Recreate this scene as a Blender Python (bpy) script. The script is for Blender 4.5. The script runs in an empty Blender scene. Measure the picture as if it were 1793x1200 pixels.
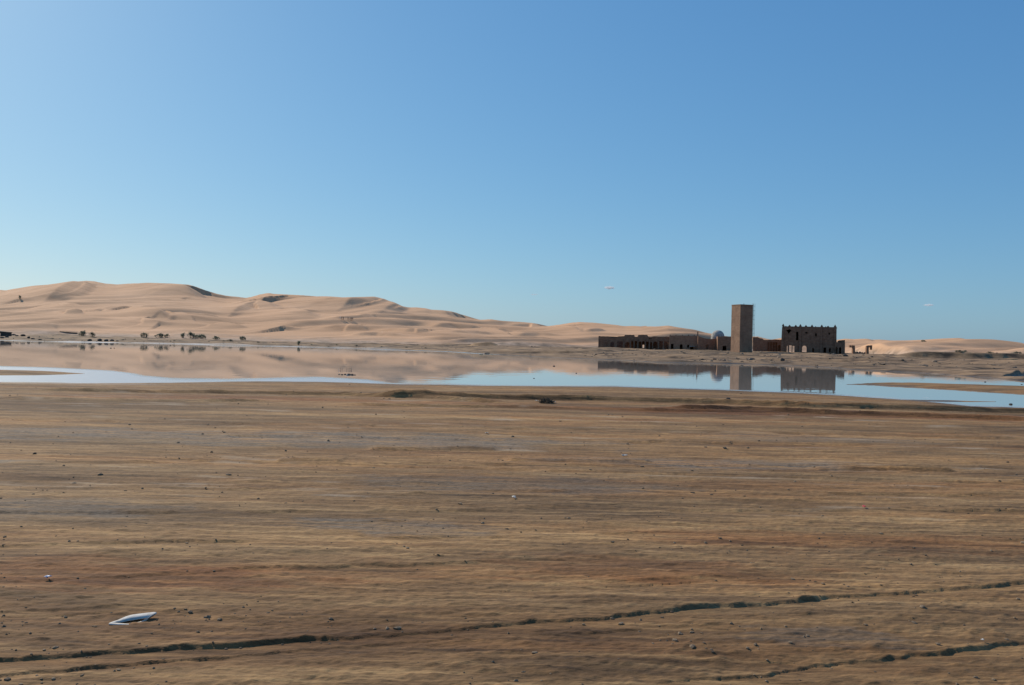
import bpy, bmesh, math, random
import numpy as np
from mathutils import Vector, Matrix

# ------------------------------------------------------------------ camera, sky, sun, exposure
scene = bpy.context.scene
COL = scene.collection
F = 1793 * 30.0 / 36.0                 # focal length in photo pixels (30 mm on 36 mm)
CZ = 2.4                               # camera height above the water (m)
ROLL = math.radians(1.35)
PITCH = math.radians(0.06)
cam_data = bpy.data.cameras.new('camera')
cam_data.lens = 30.0
cam_data.sensor_width = 36.0
cam_data.clip_start = 0.1
cam_data.clip_end = 60000.0
cam = bpy.data.objects.new('camera', cam_data)
COL.objects.link(cam)
fw = Vector((0, math.cos(PITCH), math.sin(PITCH)))
up0 = Vector((0, -math.sin(PITCH), math.cos(PITCH)))
rt0 = Vector((1, 0, 0))
rt = rt0 * math.cos(ROLL) + up0 * math.sin(ROLL)
up = up0 * math.cos(ROLL) - rt0 * math.sin(ROLL)
M = Matrix((rt, up, -fw)).transposed().to_4x4()
M.translation = Vector((0, 0, CZ))
cam.matrix_world = M
scene.camera = cam

SUN_AZ = math.radians(-45.0)           # left of the view direction, behind the scene
SUN_EL = math.radians(33.5)
world = bpy.data.worlds.new('World')
scene.world = world
world.use_nodes = True
wn = world.node_tree
for n in list(wn.nodes):
    wn.nodes.remove(n)
sky = wn.nodes.new('ShaderNodeTexSky')
sky.sky_type = 'NISHITA'
sky.sun_disc = False
sky.sun_elevation = SUN_EL
sky.sun_rotation = SUN_AZ
sky.altitude = 0.0
sky.air_density = 1.0
sky.dust_density = 0.6
sky.ozone_density = 2.0
bg = wn.nodes.new('ShaderNodeBackground')
bg.inputs['Strength'].default_value = 0.10
wo = wn.nodes.new('ShaderNodeOutputWorld')
# one film response for the whole sky: the camera holds back blue and green highlights
sep = wn.nodes.new('ShaderNodeSeparateColor'); cmb = wn.nodes.new('ShaderNodeCombineColor')
wn.links.new(sky.outputs[0], sep.inputs[0])
for ch, (g, k) in enumerate(((0.90, 0.90), (0.69, 1.06), (0.49, 1.13))):
    a = wn.nodes.new('ShaderNodeMath'); a.operation = 'MULTIPLY'; a.inputs[1].default_value = 0.05
    b = wn.nodes.new('ShaderNodeMath'); b.operation = 'POWER'; b.inputs[1].default_value = g
    c = wn.nodes.new('ShaderNodeMath'); c.operation = 'MULTIPLY'; c.inputs[1].default_value = k * 10.0
    wn.links.new(sep.outputs[ch], a.inputs[0]); wn.links.new(a.outputs[0], b.inputs[0]); wn.links.new(b.outputs[0], c.inputs[0])
    wn.links.new(c.outputs[0], cmb.inputs[ch])
wn.links.new(cmb.outputs[0], bg.inputs[0])
wn.links.new(bg.outputs[0], wo.inputs[0])

sun_data = bpy.data.lights.new('sun', 'SUN')
sun_data.energy = 4.3
sun_data.angle = math.radians(0.5)
sun_data.color = (1.0, 0.90, 0.76)
sun = bpy.data.objects.new('sun', sun_data)
COL.objects.link(sun)
sdir = Vector((math.sin(SUN_AZ) * math.cos(SUN_EL), math.cos(SUN_AZ) * math.cos(SUN_EL), math.sin(SUN_EL)))
sun.rotation_euler = sdir.to_track_quat('Z', 'Y').to_euler()

scene.view_settings.view_transform = 'Standard'
scene.view_settings.look = 'None'
scene.view_settings.gamma = 1.0
scene.view_settings.use_curve_mapping = False
scene.view_settings.exposure = 0.0
scene.cycles.volume_bounces = 8

random.seed(7)
RNG = np.random.default_rng(7)

# ------------------------------------------------------------------ pixel -> world helpers
def ray(px, py):
    d = rt * ((px - 896.5) / F) + up * ((600 - py) / F) + fw
    return d / d.y                      # unit forward distance

def onz(px, py, z):
    d = ray(px, py)
    t = (z - CZ) / d.z
    return d.x * t, t

def atD(px, py, D):
    d = ray(px, py)
    return d.x * D, D, CZ + d.z * D

# ------------------------------------------------------------------ numpy noise
def _h(ix, iy, seed):
    n = (ix.astype(np.int64) * 374761393 + iy.astype(np.int64) * 668265263 + seed * 974711) & 0x7fffffff
    n = ((n ^ (n >> 13)) * 1274126177) & 0x7fffffff
    n = n ^ (n >> 16)
    return (n & 0xffff) / 65535.0

def vnoise(x, y, seed=0):
    ix = np.floor(x); iy = np.floor(y)
    fx = x - ix; fy = y - iy
    fx = fx * fx * fx * (fx * (fx * 6 - 15) + 10); fy = fy * fy * fy * (fy * (fy * 6 - 15) + 10)
    a = _h(ix, iy, seed); b = _h(ix + 1, iy, seed); c = _h(ix, iy + 1, seed); d = _h(ix + 1, iy + 1, seed)
    return (a * (1 - fx) + b * fx) * (1 - fy) + (c * (1 - fx) + d * fx) * fy

def fbm(x, y, o=4, seed=0, gain=0.5):
    s = np.zeros_like(x, dtype=float); a = 1.0; t = 0.0
    for k in range(o):
        ca, sa = math.cos(0.6 * k), math.sin(0.6 * k)
        s += a * vnoise((x * ca - y * sa) * 2 ** k, (x * sa + y * ca) * 2 ** k, seed + 13 * k)
        t += a; a *= gain
    return s / t - 0.5

def sstep(a, b, x):
    t = np.clip((x - a) / (b - a), 0, 1)
    return t * t * (3 - 2 * t)

def ridge(X, Y, pts, A, slope, gentle, tvec=(0.85, -0.53), taper=0.15):
    """relief of one asymmetric ridge along a world polyline; the steep side looks along tvec"""
    out = np.zeros_like(X)
    P = np.array(pts, float)
    seg = np.hypot(*(P[1:] - P[:-1]).T)
    L = seg.sum(); acc = 0
    R = max(A / slope * 1.5, gentle * 2.6)
    m = (X > P[:, 0].min() - R) & (X < P[:, 0].max() + R) & (Y > P[:, 1].min() - R) & (Y < P[:, 1].max() + R)
    if not m.any():
        return out
    x = X[m]; y = Y[m]
    best = np.full(x.shape, 1e9); sd = np.zeros_like(x); sl = np.zeros_like(x)
    for i in range(len(P) - 1):
        a, b = P[i], P[i + 1]
        d = b - a; l2 = (d * d).sum() + 1e-9
        t = np.clip(((x - a[0]) * d[0] + (y - a[1]) * d[1]) / l2, 0, 1)
        ex = x - (a[0] + t * d[0]); ey = y - (a[1] + t * d[1])
        dist = np.hypot(ex, ey)
        n = np.array([d[1], -d[0]]) / math.sqrt(l2)
        if n[0] * tvec[0] + n[1] * tvec[1] < 0:
            n = -n
        s = ex * n[0] + ey * n[1]
        k = dist < best
        best = np.where(k, dist, best); sd = np.where(k, s, sd)
        sl = np.where(k, (acc + t * seg[i]) / L, sl)
        acc += seg[i]
    tp = sstep(0, taper, sl) * sstep(0, taper, 1 - sl)
    AA = A * tp
    steep = np.clip(1 - best * slope / np.maximum(AA, 1e-4), 0, 1)
    steep = np.where(steep < 0.25, steep * steep * 2 + steep * 0.5, steep)
    gent = np.exp(-(best / gentle) ** 1.3)
    out[m] = AA * np.where(sd > 0, steep, gent) * np.where(tp > 0, 1, np.exp(-(best / (gentle * 0.5)) ** 2))
    return out

# ------------------------------------------------------------------ shore lines traced on the water plane
def trace(pts, z=0.0):
    w = sorted([(lambda q: (q[0] / q[1], q[1]))(onz(px, py, z)) for px, py in pts])
    return np.array([q[0] for q in w]), np.array([q[1] for q in w])

NEAR = trace([(-300, 665), (0, 669), (150, 671), (300, 670.5), (450, 668), (560, 669), (640, 671), (700, 673), (780, 674), (860, 676),
              (1000, 677), (1080, 677), (1160, 680), (1283, 684), (1330, 685.5), (1400, 688.5), (1470, 692.5), (1540, 697),
              (1600, 701.5), (1640, 705), (1700, 711.5), (1793, 714.5), (2100, 722)])
FAR = trace([(-300, 591), (0, 596), (100, 599), (300, 602.5), (560, 608.5), (700, 613), (780, 615.5), (860, 620.5), (950, 625.5), (1030, 628.5),
             (1100, 631.5), (1150, 634.5), (1200, 635.5), (1283, 637), (1330, 638.5), (1400, 641), (1470, 645), (1500, 648),
             (1600, 653), (1640, 656), (1700, 660), (1793, 668), (2100, 690)])
SP_T = trace([(1480, 673.4), (1530, 671.6), (1600, 672), (1700, 675), (1793, 678), (2100, 690)])
SP_B = trace([(1480, 673.8), (1530, 674.5), (1600, 678), (1700, 684), (1793, 690), (2100, 706)])
SL_T = trace([(-300, 644), (0, 648.5), (60, 650), (110, 652.3), (150, 654.2)])
SL_B = trace([(-300, 655), (0, 657.5), (60, 657.3), (110, 656), (150, 654.6)])
ST_T = trace([(1545, 699.5), (1600, 700.2), (1660, 701), (1700, 702.6), (1745, 703.4)])
ST_B = trace([(1545, 700.5), (1600, 703), (1660, 704), (1700, 704.3), (1745, 703.8)])
INL_T = trace([(1755, 661.6), (1775, 658.6), (1793, 657.0), (2100, 650)])
INL_B = trace([(1755, 662.0), (1775, 662.5), (1793, 662.6), (2100, 668)])
RUF_T = trace([(-300, 637), (0, 640), (100, 643), (200, 648), (250, 656), (300, 661.5), (400, 663), (500, 660), (560, 659.5), (640, 664), (690, 671), (720, 690)])

def band(u, Y, T, B):
    inside = (u > T[0][0]) & (u < T[0][-1])
    d = np.minimum(np.interp(u, *T) - Y, Y - np.interp(u, *B))
    return np.where(inside, d, -9.0)

def u_of(px):
    return ray(px, 600).x

# ------------------------------------------------------------------ ground height
RUTS = []      # (x0,y0,x1,y1,width,depth,seed)
def rut_px(a, b, width, depth, z=0.2):
    p = onz(a[0], a[1], z); q = onz(b[0], b[1], z)
    dx, dy = q[0] - p[0], q[1] - p[1]
    RUTS.append((p[0] - dx * 0.6, p[1] - dy * 0.6, q[0] + dx * 0.6, q[1] + dy * 0.6, width, depth, len(RUTS)))
rut_px((0, 1172), (1793, 1030), 0.20, 0.018)
rut_px((1300, 1200), (1793, 1140), 0.20, 0.018)
rut_px((0, 1194), (640, 1142), 0.12, 0.010)
rut_px((900, 1128), (1400, 1082), 0.10, 0.010)
rut_px((0, 962), (1200, 938), 0.16, 0.009)
rut_px((100, 1010), (1000, 984), 0.18, 0.009)
rut_px((600, 1000), (1793, 948), 0.12, 0.009)
rut_px((0, 1080), (1793, 985), 0.12, 0.008)
rut_px((0, 905), (1793, 900), 0.30, 0.012)
rut_px((0, 856), (1793, 872), 0.30, 0.014)
rut_px((0, 800), (1793, 850), 0.35, 0.02)
rut_px((200, 812), (1793, 822), 0.30, 0.022)
rut_px((0, 760), (1793, 786), 0.40, 0.03)
rut_px((0, 735), (1793, 768), 0.45, 0.035)

def berm(pts, A, gentle=0.8, slope=0.9):
    return ([onz(a, b, 0.25) for a, b in pts], A, slope, gentle)
BERMS = [berm([(40, 680), (300, 684), (600, 690), (760, 696), (900, 705)], 0.13),
         berm([(620, 692), (834, 696), (1000, 699), (1193, 703.5), (1410, 711), (1793, 718.6), (2000, 722)], 0.22),
         berm([(1150, 717), (1310, 717.5), (1460, 723), (1600, 727), (1793, 733), (2000, 738)], 0.15, 1.2),
         berm([(560, 707), (700, 709), (920, 713), (1200, 719), (1400, 722)], 0.08),
         berm([(-60, 693), (120, 700), (330, 702), (480, 701)], 0.10),
         berm([(640, 785), (800, 784), (880, 785)], 0.06, 0.5),
         berm([(880, 803), (1000, 804.5), (1150, 806)], 0.06, 0.4),
         berm([(1420, 818), (1560, 819), (1680, 822)], 0.06, 0.4),
         berm([(480, 803), (540, 804), (600, 806)], 0.05, 0.4)]

def G(X, Y, fine=True):
    X = np.asarray(X, float); Y = np.asarray(Y, float)
    Ys = np.maximum(Y, 0.5)
    u = X / Ys
    amp = np.clip(Y / 40.0, 0.05, 4.0)
    jit = amp * (0.9 * fbm(X * 0.35 / np.maximum(amp, .3), Y * 0.5 / np.maximum(amp, .3), 4, 3))
    sn = np.interp(u, *NEAR) - Y + jit
    zn = np.where(sn > 0, 0.20 * (1 - np.exp(-sn / 6.0)) + 0.015 * np.minimum(sn, 1), -0.5 * (1 - np.exp(sn / 4.0)))
    sf = Y - np.interp(u, *FAR) + jit * 1.2
    rise = 1.25 * sstep(0, 95, sf)
    zf = np.where(sf > 0, 0.04 * np.minimum(sf, 4) + rise, -0.4 * (1 - np.exp(sf / 8.0)))
    mound = np.clip(sf / 6, 0, 1) * (0.95 * np.maximum(0, fbm(X / 16, Y / 9, 4, 21) + 0.05) + 0.5 * np.maximum(0, fbm(X / 5, Y / 3, 3, 5)))
    zf = zf + mound * np.where(Y < 420, 1, 0.2)
    for sd, sc in ((71, 1.0), (72, 0.7), (73, 0.45)):
        zf = zf + np.clip(sf / 5, 0, 1) * (Y < 330) * 0.30 * sc * (sstep(0.0, 0.035, fbm(X / (42 * sc), Y / (17 * sc), 3, sd) + 0.04) - 0.6) * np.clip(sf / 30, 0.3, 1)
    # eroded bank on the right and the small bank in the middle
    ub = sstep(u_of(1560), u_of(1620), u)
    yb = 188 + 7 * fbm(X / 11, Y * 0 + 3, 3, 8) + 8 * (u - u_of(1690))
    zf = zf + ub * (1.15 * sstep(0, 1.6, Y - yb) - 0.15)
    mx, my = onz(848, 612, 0.3)
    e = ((X - mx) / 4.2) ** 2 + (np.maximum(Y - my, 0) / 9.0) ** 2 + (np.minimum(Y - my, 0) / 1.8) ** 2
    zf = zf + 1.15 * np.clip(1.25 - e, 0, 1) ** 0.7 * (Y > 60)
    z = np.maximum(zn, zf)
    j2 = jit * 0.5
    for T, B, hh in ((SP_T, SP_B, 0.16), (SL_T, SL_B, 0.12), (ST_T, ST_B, 0.03)):
        d = band(u, Y, T, B) + j2
        z = np.maximum(z, np.where(d > -3, hh * np.clip(d / 2.0, -1, 1), -1))
    d = band(u, Y, INL_T, INL_B)
    z = np.where(d > 0, np.minimum(z, -0.05 * np.minimum(d, 2)), z)
    # shallow puddles on the near side
    for px, py, rx, ry in ((1795, 727, 3.2, 0.38), (1412, 721, 0.75, 0.30)):
        qx, qy = onz(px, py, 0.0)
        e = ((X - qx) / rx) ** 2 + ((Y - qy) / ry) ** 2
        z = z - 0.33 * np.exp(-(e ** 2))
    if fine:
        near = (sn > -1) & (Y < 80)
        k = sstep(0.0, 3.0, sn) * near
        ang = math.radians(17) * np.clip(1.25 - Y / 24.0, 0, 1)
        ca, sa = np.cos(ang), np.sin(ang)
        a = X * ca + Y * sa; b = -X * sa + Y * ca
        r = 0.035 * fbm(a / 1.3, b / 0.30, 4, 31)
        r += 0.035 * np.maximum(0, fbm(a / 0.20, b / 0.10, 3, 37) - 0.05) + 0.011 * fbm(a / 0.07, b / 0.045, 2, 38) * np.clip(14 / np.maximum(Y, 1), 0, 1)
        r += 0.06 * fbm(a / 7.0, b / 1.5, 3, 41)
        r += 0.03 * np.maximum(0, fbm(a / 0.5, b / 0.25, 3, 77) - 0.16) * 2
        z = z + k * r
        for x0, y0, x1, y1, w, dep, sd in RUTS:
            L = math.hypot(x1 - x0, y1 - y0); tx, ty = (x1 - x0) / L, (y1 - y0) / L
            al = (X - x0) * tx + (Y - y0) * ty
            ac = -(X - x0) * ty + (Y - y0) * tx          # + is the far side
            m = near & (np.abs(ac) < 0.9) & (al > 0) & (al < L)
            if not m.any():
                continue
            aa = al[m]; cc = ac[m] + 0.035 * fbm(aa / 0.09, aa * 0 + 4, 2, 55 + sd) + 0.13 * fbm(aa / 0.55, aa * 0 + sd, 3, 50 + sd) + 0.16 * fbm(aa / 4.0, aa * 0 + sd, 2, 70 + sd)
            lip = 0.6 + 0.9 * np.maximum(0, fbm(aa / 0.30, cc / 0.2 + sd, 3, 90 + sd) + 0.30)
            fade = np.clip(fbm(aa / 0.8, aa * 0 + sd, 3, 60 + sd) * 4.0 + 0.75, 0.85 if sd < 2 else 0.08, 1.1) * sstep(0, 1.5, aa) * sstep(0, 1.5, L - aa)
            g = -dep * sstep(-w * 0.5 - 0.30, w * 0.3, cc) * (1 - sstep(w * 0.5 - 0.02, w * 0.5 + 0.012, cc))
            g += dep * 0.40 * lip * sstep(w * 0.5 - 0.01, w * 0.5 + 0.02, cc) * np.exp(-np.maximum(cc - w * 0.5, 0) / 0.13)
            flat = np.where(np.abs(cc) < w * 0.45, -0.6 * r[m] * k[m], 0)
            z[m] += fade * (g * k[m] + flat)
        for pts, A, sl, ge in BERMS:
            br = ridge(X, Y, pts, A, sl, ge, (0.2, -1.0), 0.08)
            z = z + br * (0.85 + 0.5 * (fbm(X / 0.9, Y / 0.9, 3, 99) + 0.2)) * near
    return z

def gz(x, y):
    return float(G(np.array([x]), np.array([y]))[0])

# ------------------------------------------------------------------ dune height
SKY = [(-300, 512), (-120, 511), (0, 507.5), (10, 508.5), (20, 506.5), (60, 500), (100, 497.5), (125, 494), (150, 491.5), (165, 492.5), (185, 496.5), (205, 498),
       (235, 496), (270, 497), (300, 498), (330, 500), (345, 504), (360, 510), (380, 516), (395, 519), (410, 520), (430, 522), (440, 520), (455, 515.5),
       (470, 513), (480, 514.5), (500, 515.5), (530, 517), (560, 519.3), (600, 522.5), (640, 521.5), (655, 521), (670, 524), (690, 531), (705, 538), (715, 540),
       (730, 540), (745, 541.5), (755, 544), (775, 545), (790, 547), (800, 549.5), (815, 553.5), (832, 558.5), (842, 560), (860, 559), (880, 562), (910, 563.5),
       (930, 565.5), (945, 568), (958, 571), (970, 570.5), (985, 567.5), (1000, 565), (1015, 563.8), (1040, 565), (1060, 567), (1080, 569), (1095, 571.5),
       (1120, 572), (1150, 571.5), (1170, 571.5), (1185, 574.5), (1200, 577), (1215, 579), (1230, 582), (1245, 584), (1260, 587), (1283, 590), (1327, 589),
       (1340, 592.5), (1350, 594.5), (1370, 591.5), (1400, 590), (1440, 594), (1463, 596), (1480, 594.5), (1495, 596), (1520, 595), (1540, 594.5), (1560, 596),
       (1590, 596.5), (1620, 596), (1650, 594.7), (1685, 594), (1710, 595), (1740, 596), (1765, 598.5), (1793, 601.5), (1850, 604), (1950, 600), (2100, 602)]
SK_U = np.array([ray(a, b).x for a, b in SKY]); SK_E = np.array([ray(a, b).z for a, b in SKY])
def uarr(l):
    return np.array([u_of(a) for a, b in l]), np.array([float(b) for a, b in l])
DS = uarr([(-300, 760), (0, 740), (300, 720), (600, 660), (850, 620), (1100, 560), (1300, 500), (1500, 440), (2100, 420)])
D0 = uarr([(-300, 290), (0, 288), (300, 300), (600, 302), (800, 285), (950, 285), (1060, 312), (1460, 318), (1600, 250), (1793, 236), (2100, 230)])

def dune_base(X, Y):
    u = X / Y
    es = np.interp(u, SK_U, SK_E)
    # the skyline's fine breaks belong to the crest; lower down the hills are smoother
    ds = np.interp(u, *DS) ; d0 = np.interp(u, *D0)
    k = np.ones(9) / 9
    uu = np.linspace(SK_U[0], SK_U[-1], 600)
    sm = np.convolve(np.pad(np.interp(uu, SK_U, SK_E), 12, mode='edge'), np.ones(25) / 25, mode='valid')
    esm = np.interp(u, uu, sm)
    t = (Y - d0) / (ds - d0)
    w = sstep(0.55, 1.0, t)
    e1 = esm * (1 - w) + es * w
    e0 = (0.9 - CZ) / d0
    g = np.where(t > 0, np.clip(t, 0, 1) ** 0.85, t * 3.0)
    z = CZ + (e0 + (e1 - e0) * g) * np.minimum(Y, ds)
    back = np.maximum(Y - ds, 0)
    z = z - 0.32 * back + 0.0006 * back ** 2 * (back < 260) - np.where(back >= 260, 0.0, 0.0)
    return np.where(back >= 260, 0.5, z)

RIDGES = [([(178, 498), (150, 501), (128, 505), (118, 515), (95, 528), (60, 539)], 8, 40), ([(292, 499), (300, 508), (320, 517), (345, 526), (372, 531)], 8, 35),
          ([(338, 503), (360, 512), (385, 520), (415, 524)], 6, 26), ([(75, 542), (100, 540), (125, 543), (155, 546)], 3.2, 22), ([(155, 553), (185, 551), (205, 555)], 2.5, 16),
          ([(205, 552), (228, 549), (250, 553), (275, 560), (305, 567)], 4.5, 24), ([(85, 561), (120, 557), (150, 561)], 3, 18), ([(40, 573), (70, 576), (100, 579)], 2, 14),
          ([(225, 571), (250, 567), (280, 572), (315, 573)], 2.4, 14), ([(300, 554), (325, 558), (360, 560), (390, 560)], 2.6, 18),
          ([(395, 559), (415, 553), (430, 546), (448, 543), (475, 545), (500, 549)], 5, 24), ([(498, 547), (520, 552), (545, 558), (565, 560)], 4, 20),
          ([(480, 519), (505, 523), (535, 525), (565, 526)], 2.4, 40), ([(651, 522), (642, 530), (617, 542), (585, 549)], 8, 45), ([(660, 552), (690, 546), (708, 541)], 4, 24),
          ([(752, 544), (768, 552), (788, 560), (806, 563)], 5, 26), ([(778, 547), (798, 555), (818, 560)], 4, 22), ([(803, 550), (818, 555), (834, 559.5)], 4, 20),
          ([(676, 568), (700, 569), (722, 571)], 2.3, 16), ([(705, 585), (728, 585), (748, 587)], 2.2, 14), ([(745, 577), (790, 577), (830, 580), (872, 583)], 3.0, 20),
          ([(470, 576), (500, 579), (525, 580)], 2, 14), ([(540, 562), (590, 562), (630, 560), (660, 556)], 2.2, 16), ([(560, 580), (610, 577), (650, 581)], 1.8, 14),
          ([(780, 588), (830, 587), (880, 589)], 1.6, 12), ([(830, 581), (870, 585), (905, 586)], 2.6, 15), ([(935, 577), (970, 577), (1000, 580), (1025, 583)], 2.6, 16),
          ([(900, 590), (940, 589), (985, 590)], 1.8, 12), ([(1025, 582), (1045, 580), (1065, 580)], 1.5, 10), ([(880, 573), (930, 574), (960, 577)], 2.0, 15),
          ([(1190, 575), (1215, 580), (1245, 585)], 3, 22), ([(1090, 572), (1130, 577), (1180, 581)], 1.6, 14), ([(1684, 595), (1676, 601), (1668, 608)], 2.4, 18),
          ([(1480, 595), (1500, 597), (1530, 600)], 1.6, 12), ([(1560, 603), (1620, 604), (1680, 607)], 1.3, 10), ([(1720, 604), (1760, 607), (1800, 609)], 1.5, 10),
          ([(0, 531), (40, 535), (75, 534)], 2.5, 18), ([(0, 556), (40, 555), (80, 558)], 2, 14), ([(345, 571), (390, 573), (440, 577)], 1.6, 12), ([(600, 590), (660, 588), (720, 592)], 1.4, 10)]

def ray_base(px, py):
    d = ray(px, py)
    t = np.arange(205.0, 800.0, 1.0)
    z = dune_base(d.x * t, t)
    k = np.nonzero(z >= CZ + d.z * t)[0]
    tt = t[k[0]] if len(k) else float(np.interp(d.x, *DS))
    return d.x * tt, tt

RW = [([ray_base(a, b) for a, b in pts], A, ge) for pts, A, ge in RIDGES]

def DN(X, Y):
    z = dune_base(X, Y)
    u = X / Y
    ds = np.interp(u, *DS); d0 = np.interp(u, *D0)
    t = (Y - d0) / (ds - d0)
    win = sstep(0.0, 0.06, t) * (1 - sstep(0.70, 0.95, t))
    rel = np.zeros_like(z)
    for pts, A, ge in RW:
        rel = np.maximum(rel, 0.0) + ridge(X, Y, pts, A * np.where(A < 4, 1.1, 1.0), 0.42, ge * 1.25, taper=0.33) * np.where(rel > A * 0.5, 0.5, 1.0)
    z = z + rel * sstep(0.0, 0.05, t) * (1 - 0.85 * sstep(0.9, 1.0, t))
    # smaller wind-blown dunes, crests across the wind
    wx = X + 14 * fbm(X / 60, Y / 60, 2, 5); wy = Y + 18 * fbm(X / 55 + 9, Y / 55, 2, 6)
    for wl, am, sd in ((60.0, 2.8, 1), (28.0, 1.6, 2), (12.0, 0.40, 3)):
        ph = (wx * 0.62 - wy * 0.78) / wl + 0.9 * fbm(wx / (wl * 3.2), wy / (wl * 3.2), 2, 11 + sd)
        s = ph - np.floor(ph)
        prof = np.where(s < 0.73, s / 0.73, (1 - s) / 0.27)
        prof = prof * prof * (3 - 2 * prof)
        mask = sstep(-0.14, 0.14, fbm(X / (wl * 2.5), Y / (wl * 2.5), 2, 30 + sd))
        z = z + am * prof * mask * win * (1 - 0.85 * np.clip(rel / 2.5, 0, 1))
    # no lower dune stands taller than the crest behind it
    lim = CZ + np.interp(u, SK_U, SK_E) * Y + 0.6
    h_ = np.clip(0.5 + 0.5 * (lim - z) / 1.2, 0, 1)
    soft = lim * (1 - h_) + z * h_ - 1.2 * h_ * (1 - h_)
    z = np.where(Y < ds + 5, soft, z)
    return z

def surf(px, py):
    """first terrain point along a pixel ray (ground or dunes)"""
    d = ray(px, py)
    t = np.concatenate([np.arange(4, 40, 0.02), np.arange(40, 800, 0.4)])
    x = d.x * t
    z = np.maximum(G(x, t, False), np.where(t > 200, DN(x, np.maximum(t, 200)), -9))
    k = np.nonzero(z >= CZ + d.z * t)[0]
    k = k[0] if len(k) else len(t) - 1
    return x[k], t[k], float(z[k])

def ground_at(x, y):
    g = gz(x, y)
    return max(g, float(DN(np.array([x]), np.array([y]))[0])) if y > 200 else g

# ------------------------------------------------------------------ materials
def mat(name):
    m = bpy.data.materials.new(name); m.use_nodes = True
    nt = m.node_tree; b = nt.nodes['Principled BSDF']
    return m, nt, b

def N(nt, t, **kw):
    n = nt.nodes.new(t)
    for k, v in kw.items():
        if k in n.inputs.keys():
            n.inputs[k].default_value = v
        else:
            setattr(n, k, v)
    return n

def ramp(nt, fac, stops):
    r = nt.nodes.new('ShaderNodeValToRGB')
    e = r.color_ramp.elements
    while len(e) < len(stops):
        e.new(0.5)
    for i, (p, c) in enumerate(stops):
        e[i].position = p
        e[i].color = (c[0], c[1], c[2], 1) if not isinstance(c, (int, float)) else (c, c, c, 1)
    nt.links.new(fac, r.inputs[0])
    return r.outputs[0]

def mixc(nt, fac, a, b, mode='MIX'):
    m = nt.nodes.new('ShaderNodeMix'); m.data_type = 'RGBA'; m.blend_type = mode
    for s, v in ((m.inputs[0], fac), (m.inputs[6], a), (m.inputs[7], b)):
        if hasattr(v, 'node'):
            nt.links.new(v, s)
        elif isinstance(v, (int, float)):
            s.default_value = v
        else:
            s.default_value = (v[0], v[1], v[2], 1)
    return m.outputs[2]

def noise(nt, vec, scale, detail=4, rough=0.55, scl=(1, 1, 1), rot=0.0):
    mp = nt.nodes.new('ShaderNodeMapping')
    mp.inputs['Scale'].default_value = scl
    mp.inputs['Rotation'].default_value = (0, 0, rot)
    nt.links.new(vec, mp.inputs[0])
    n = nt.nodes.new('ShaderNodeTexNoise')
    n.inputs['Scale'].default_value = scale; n.inputs['Detail'].default_value = detail; n.inputs['Roughness'].default_value = rough
    nt.links.new(mp.outputs[0], n.inputs['Vector'])
    return n.outputs[0]

def geo(nt):
    return nt.nodes.new('ShaderNodeNewGeometry').outputs['Position']

def objc(nt):
    return nt.nodes.new('ShaderNodeTexCoord').outputs['Object']

def attr(nt, name):
    a = nt.nodes.new('ShaderNodeAttribute'); a.attribute_name = name
    return a.outputs['Fac']

def bump(nt, b, h, strength, dist):
    n = nt.nodes.new('ShaderNodeBump'); n.inputs['Strength'].default_value = strength; n.inputs['Distance'].default_value = dist
    nt.links.new(h, n.inputs['Height']); nt.links.new(n.outputs[0], b.inputs['Normal'])

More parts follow.
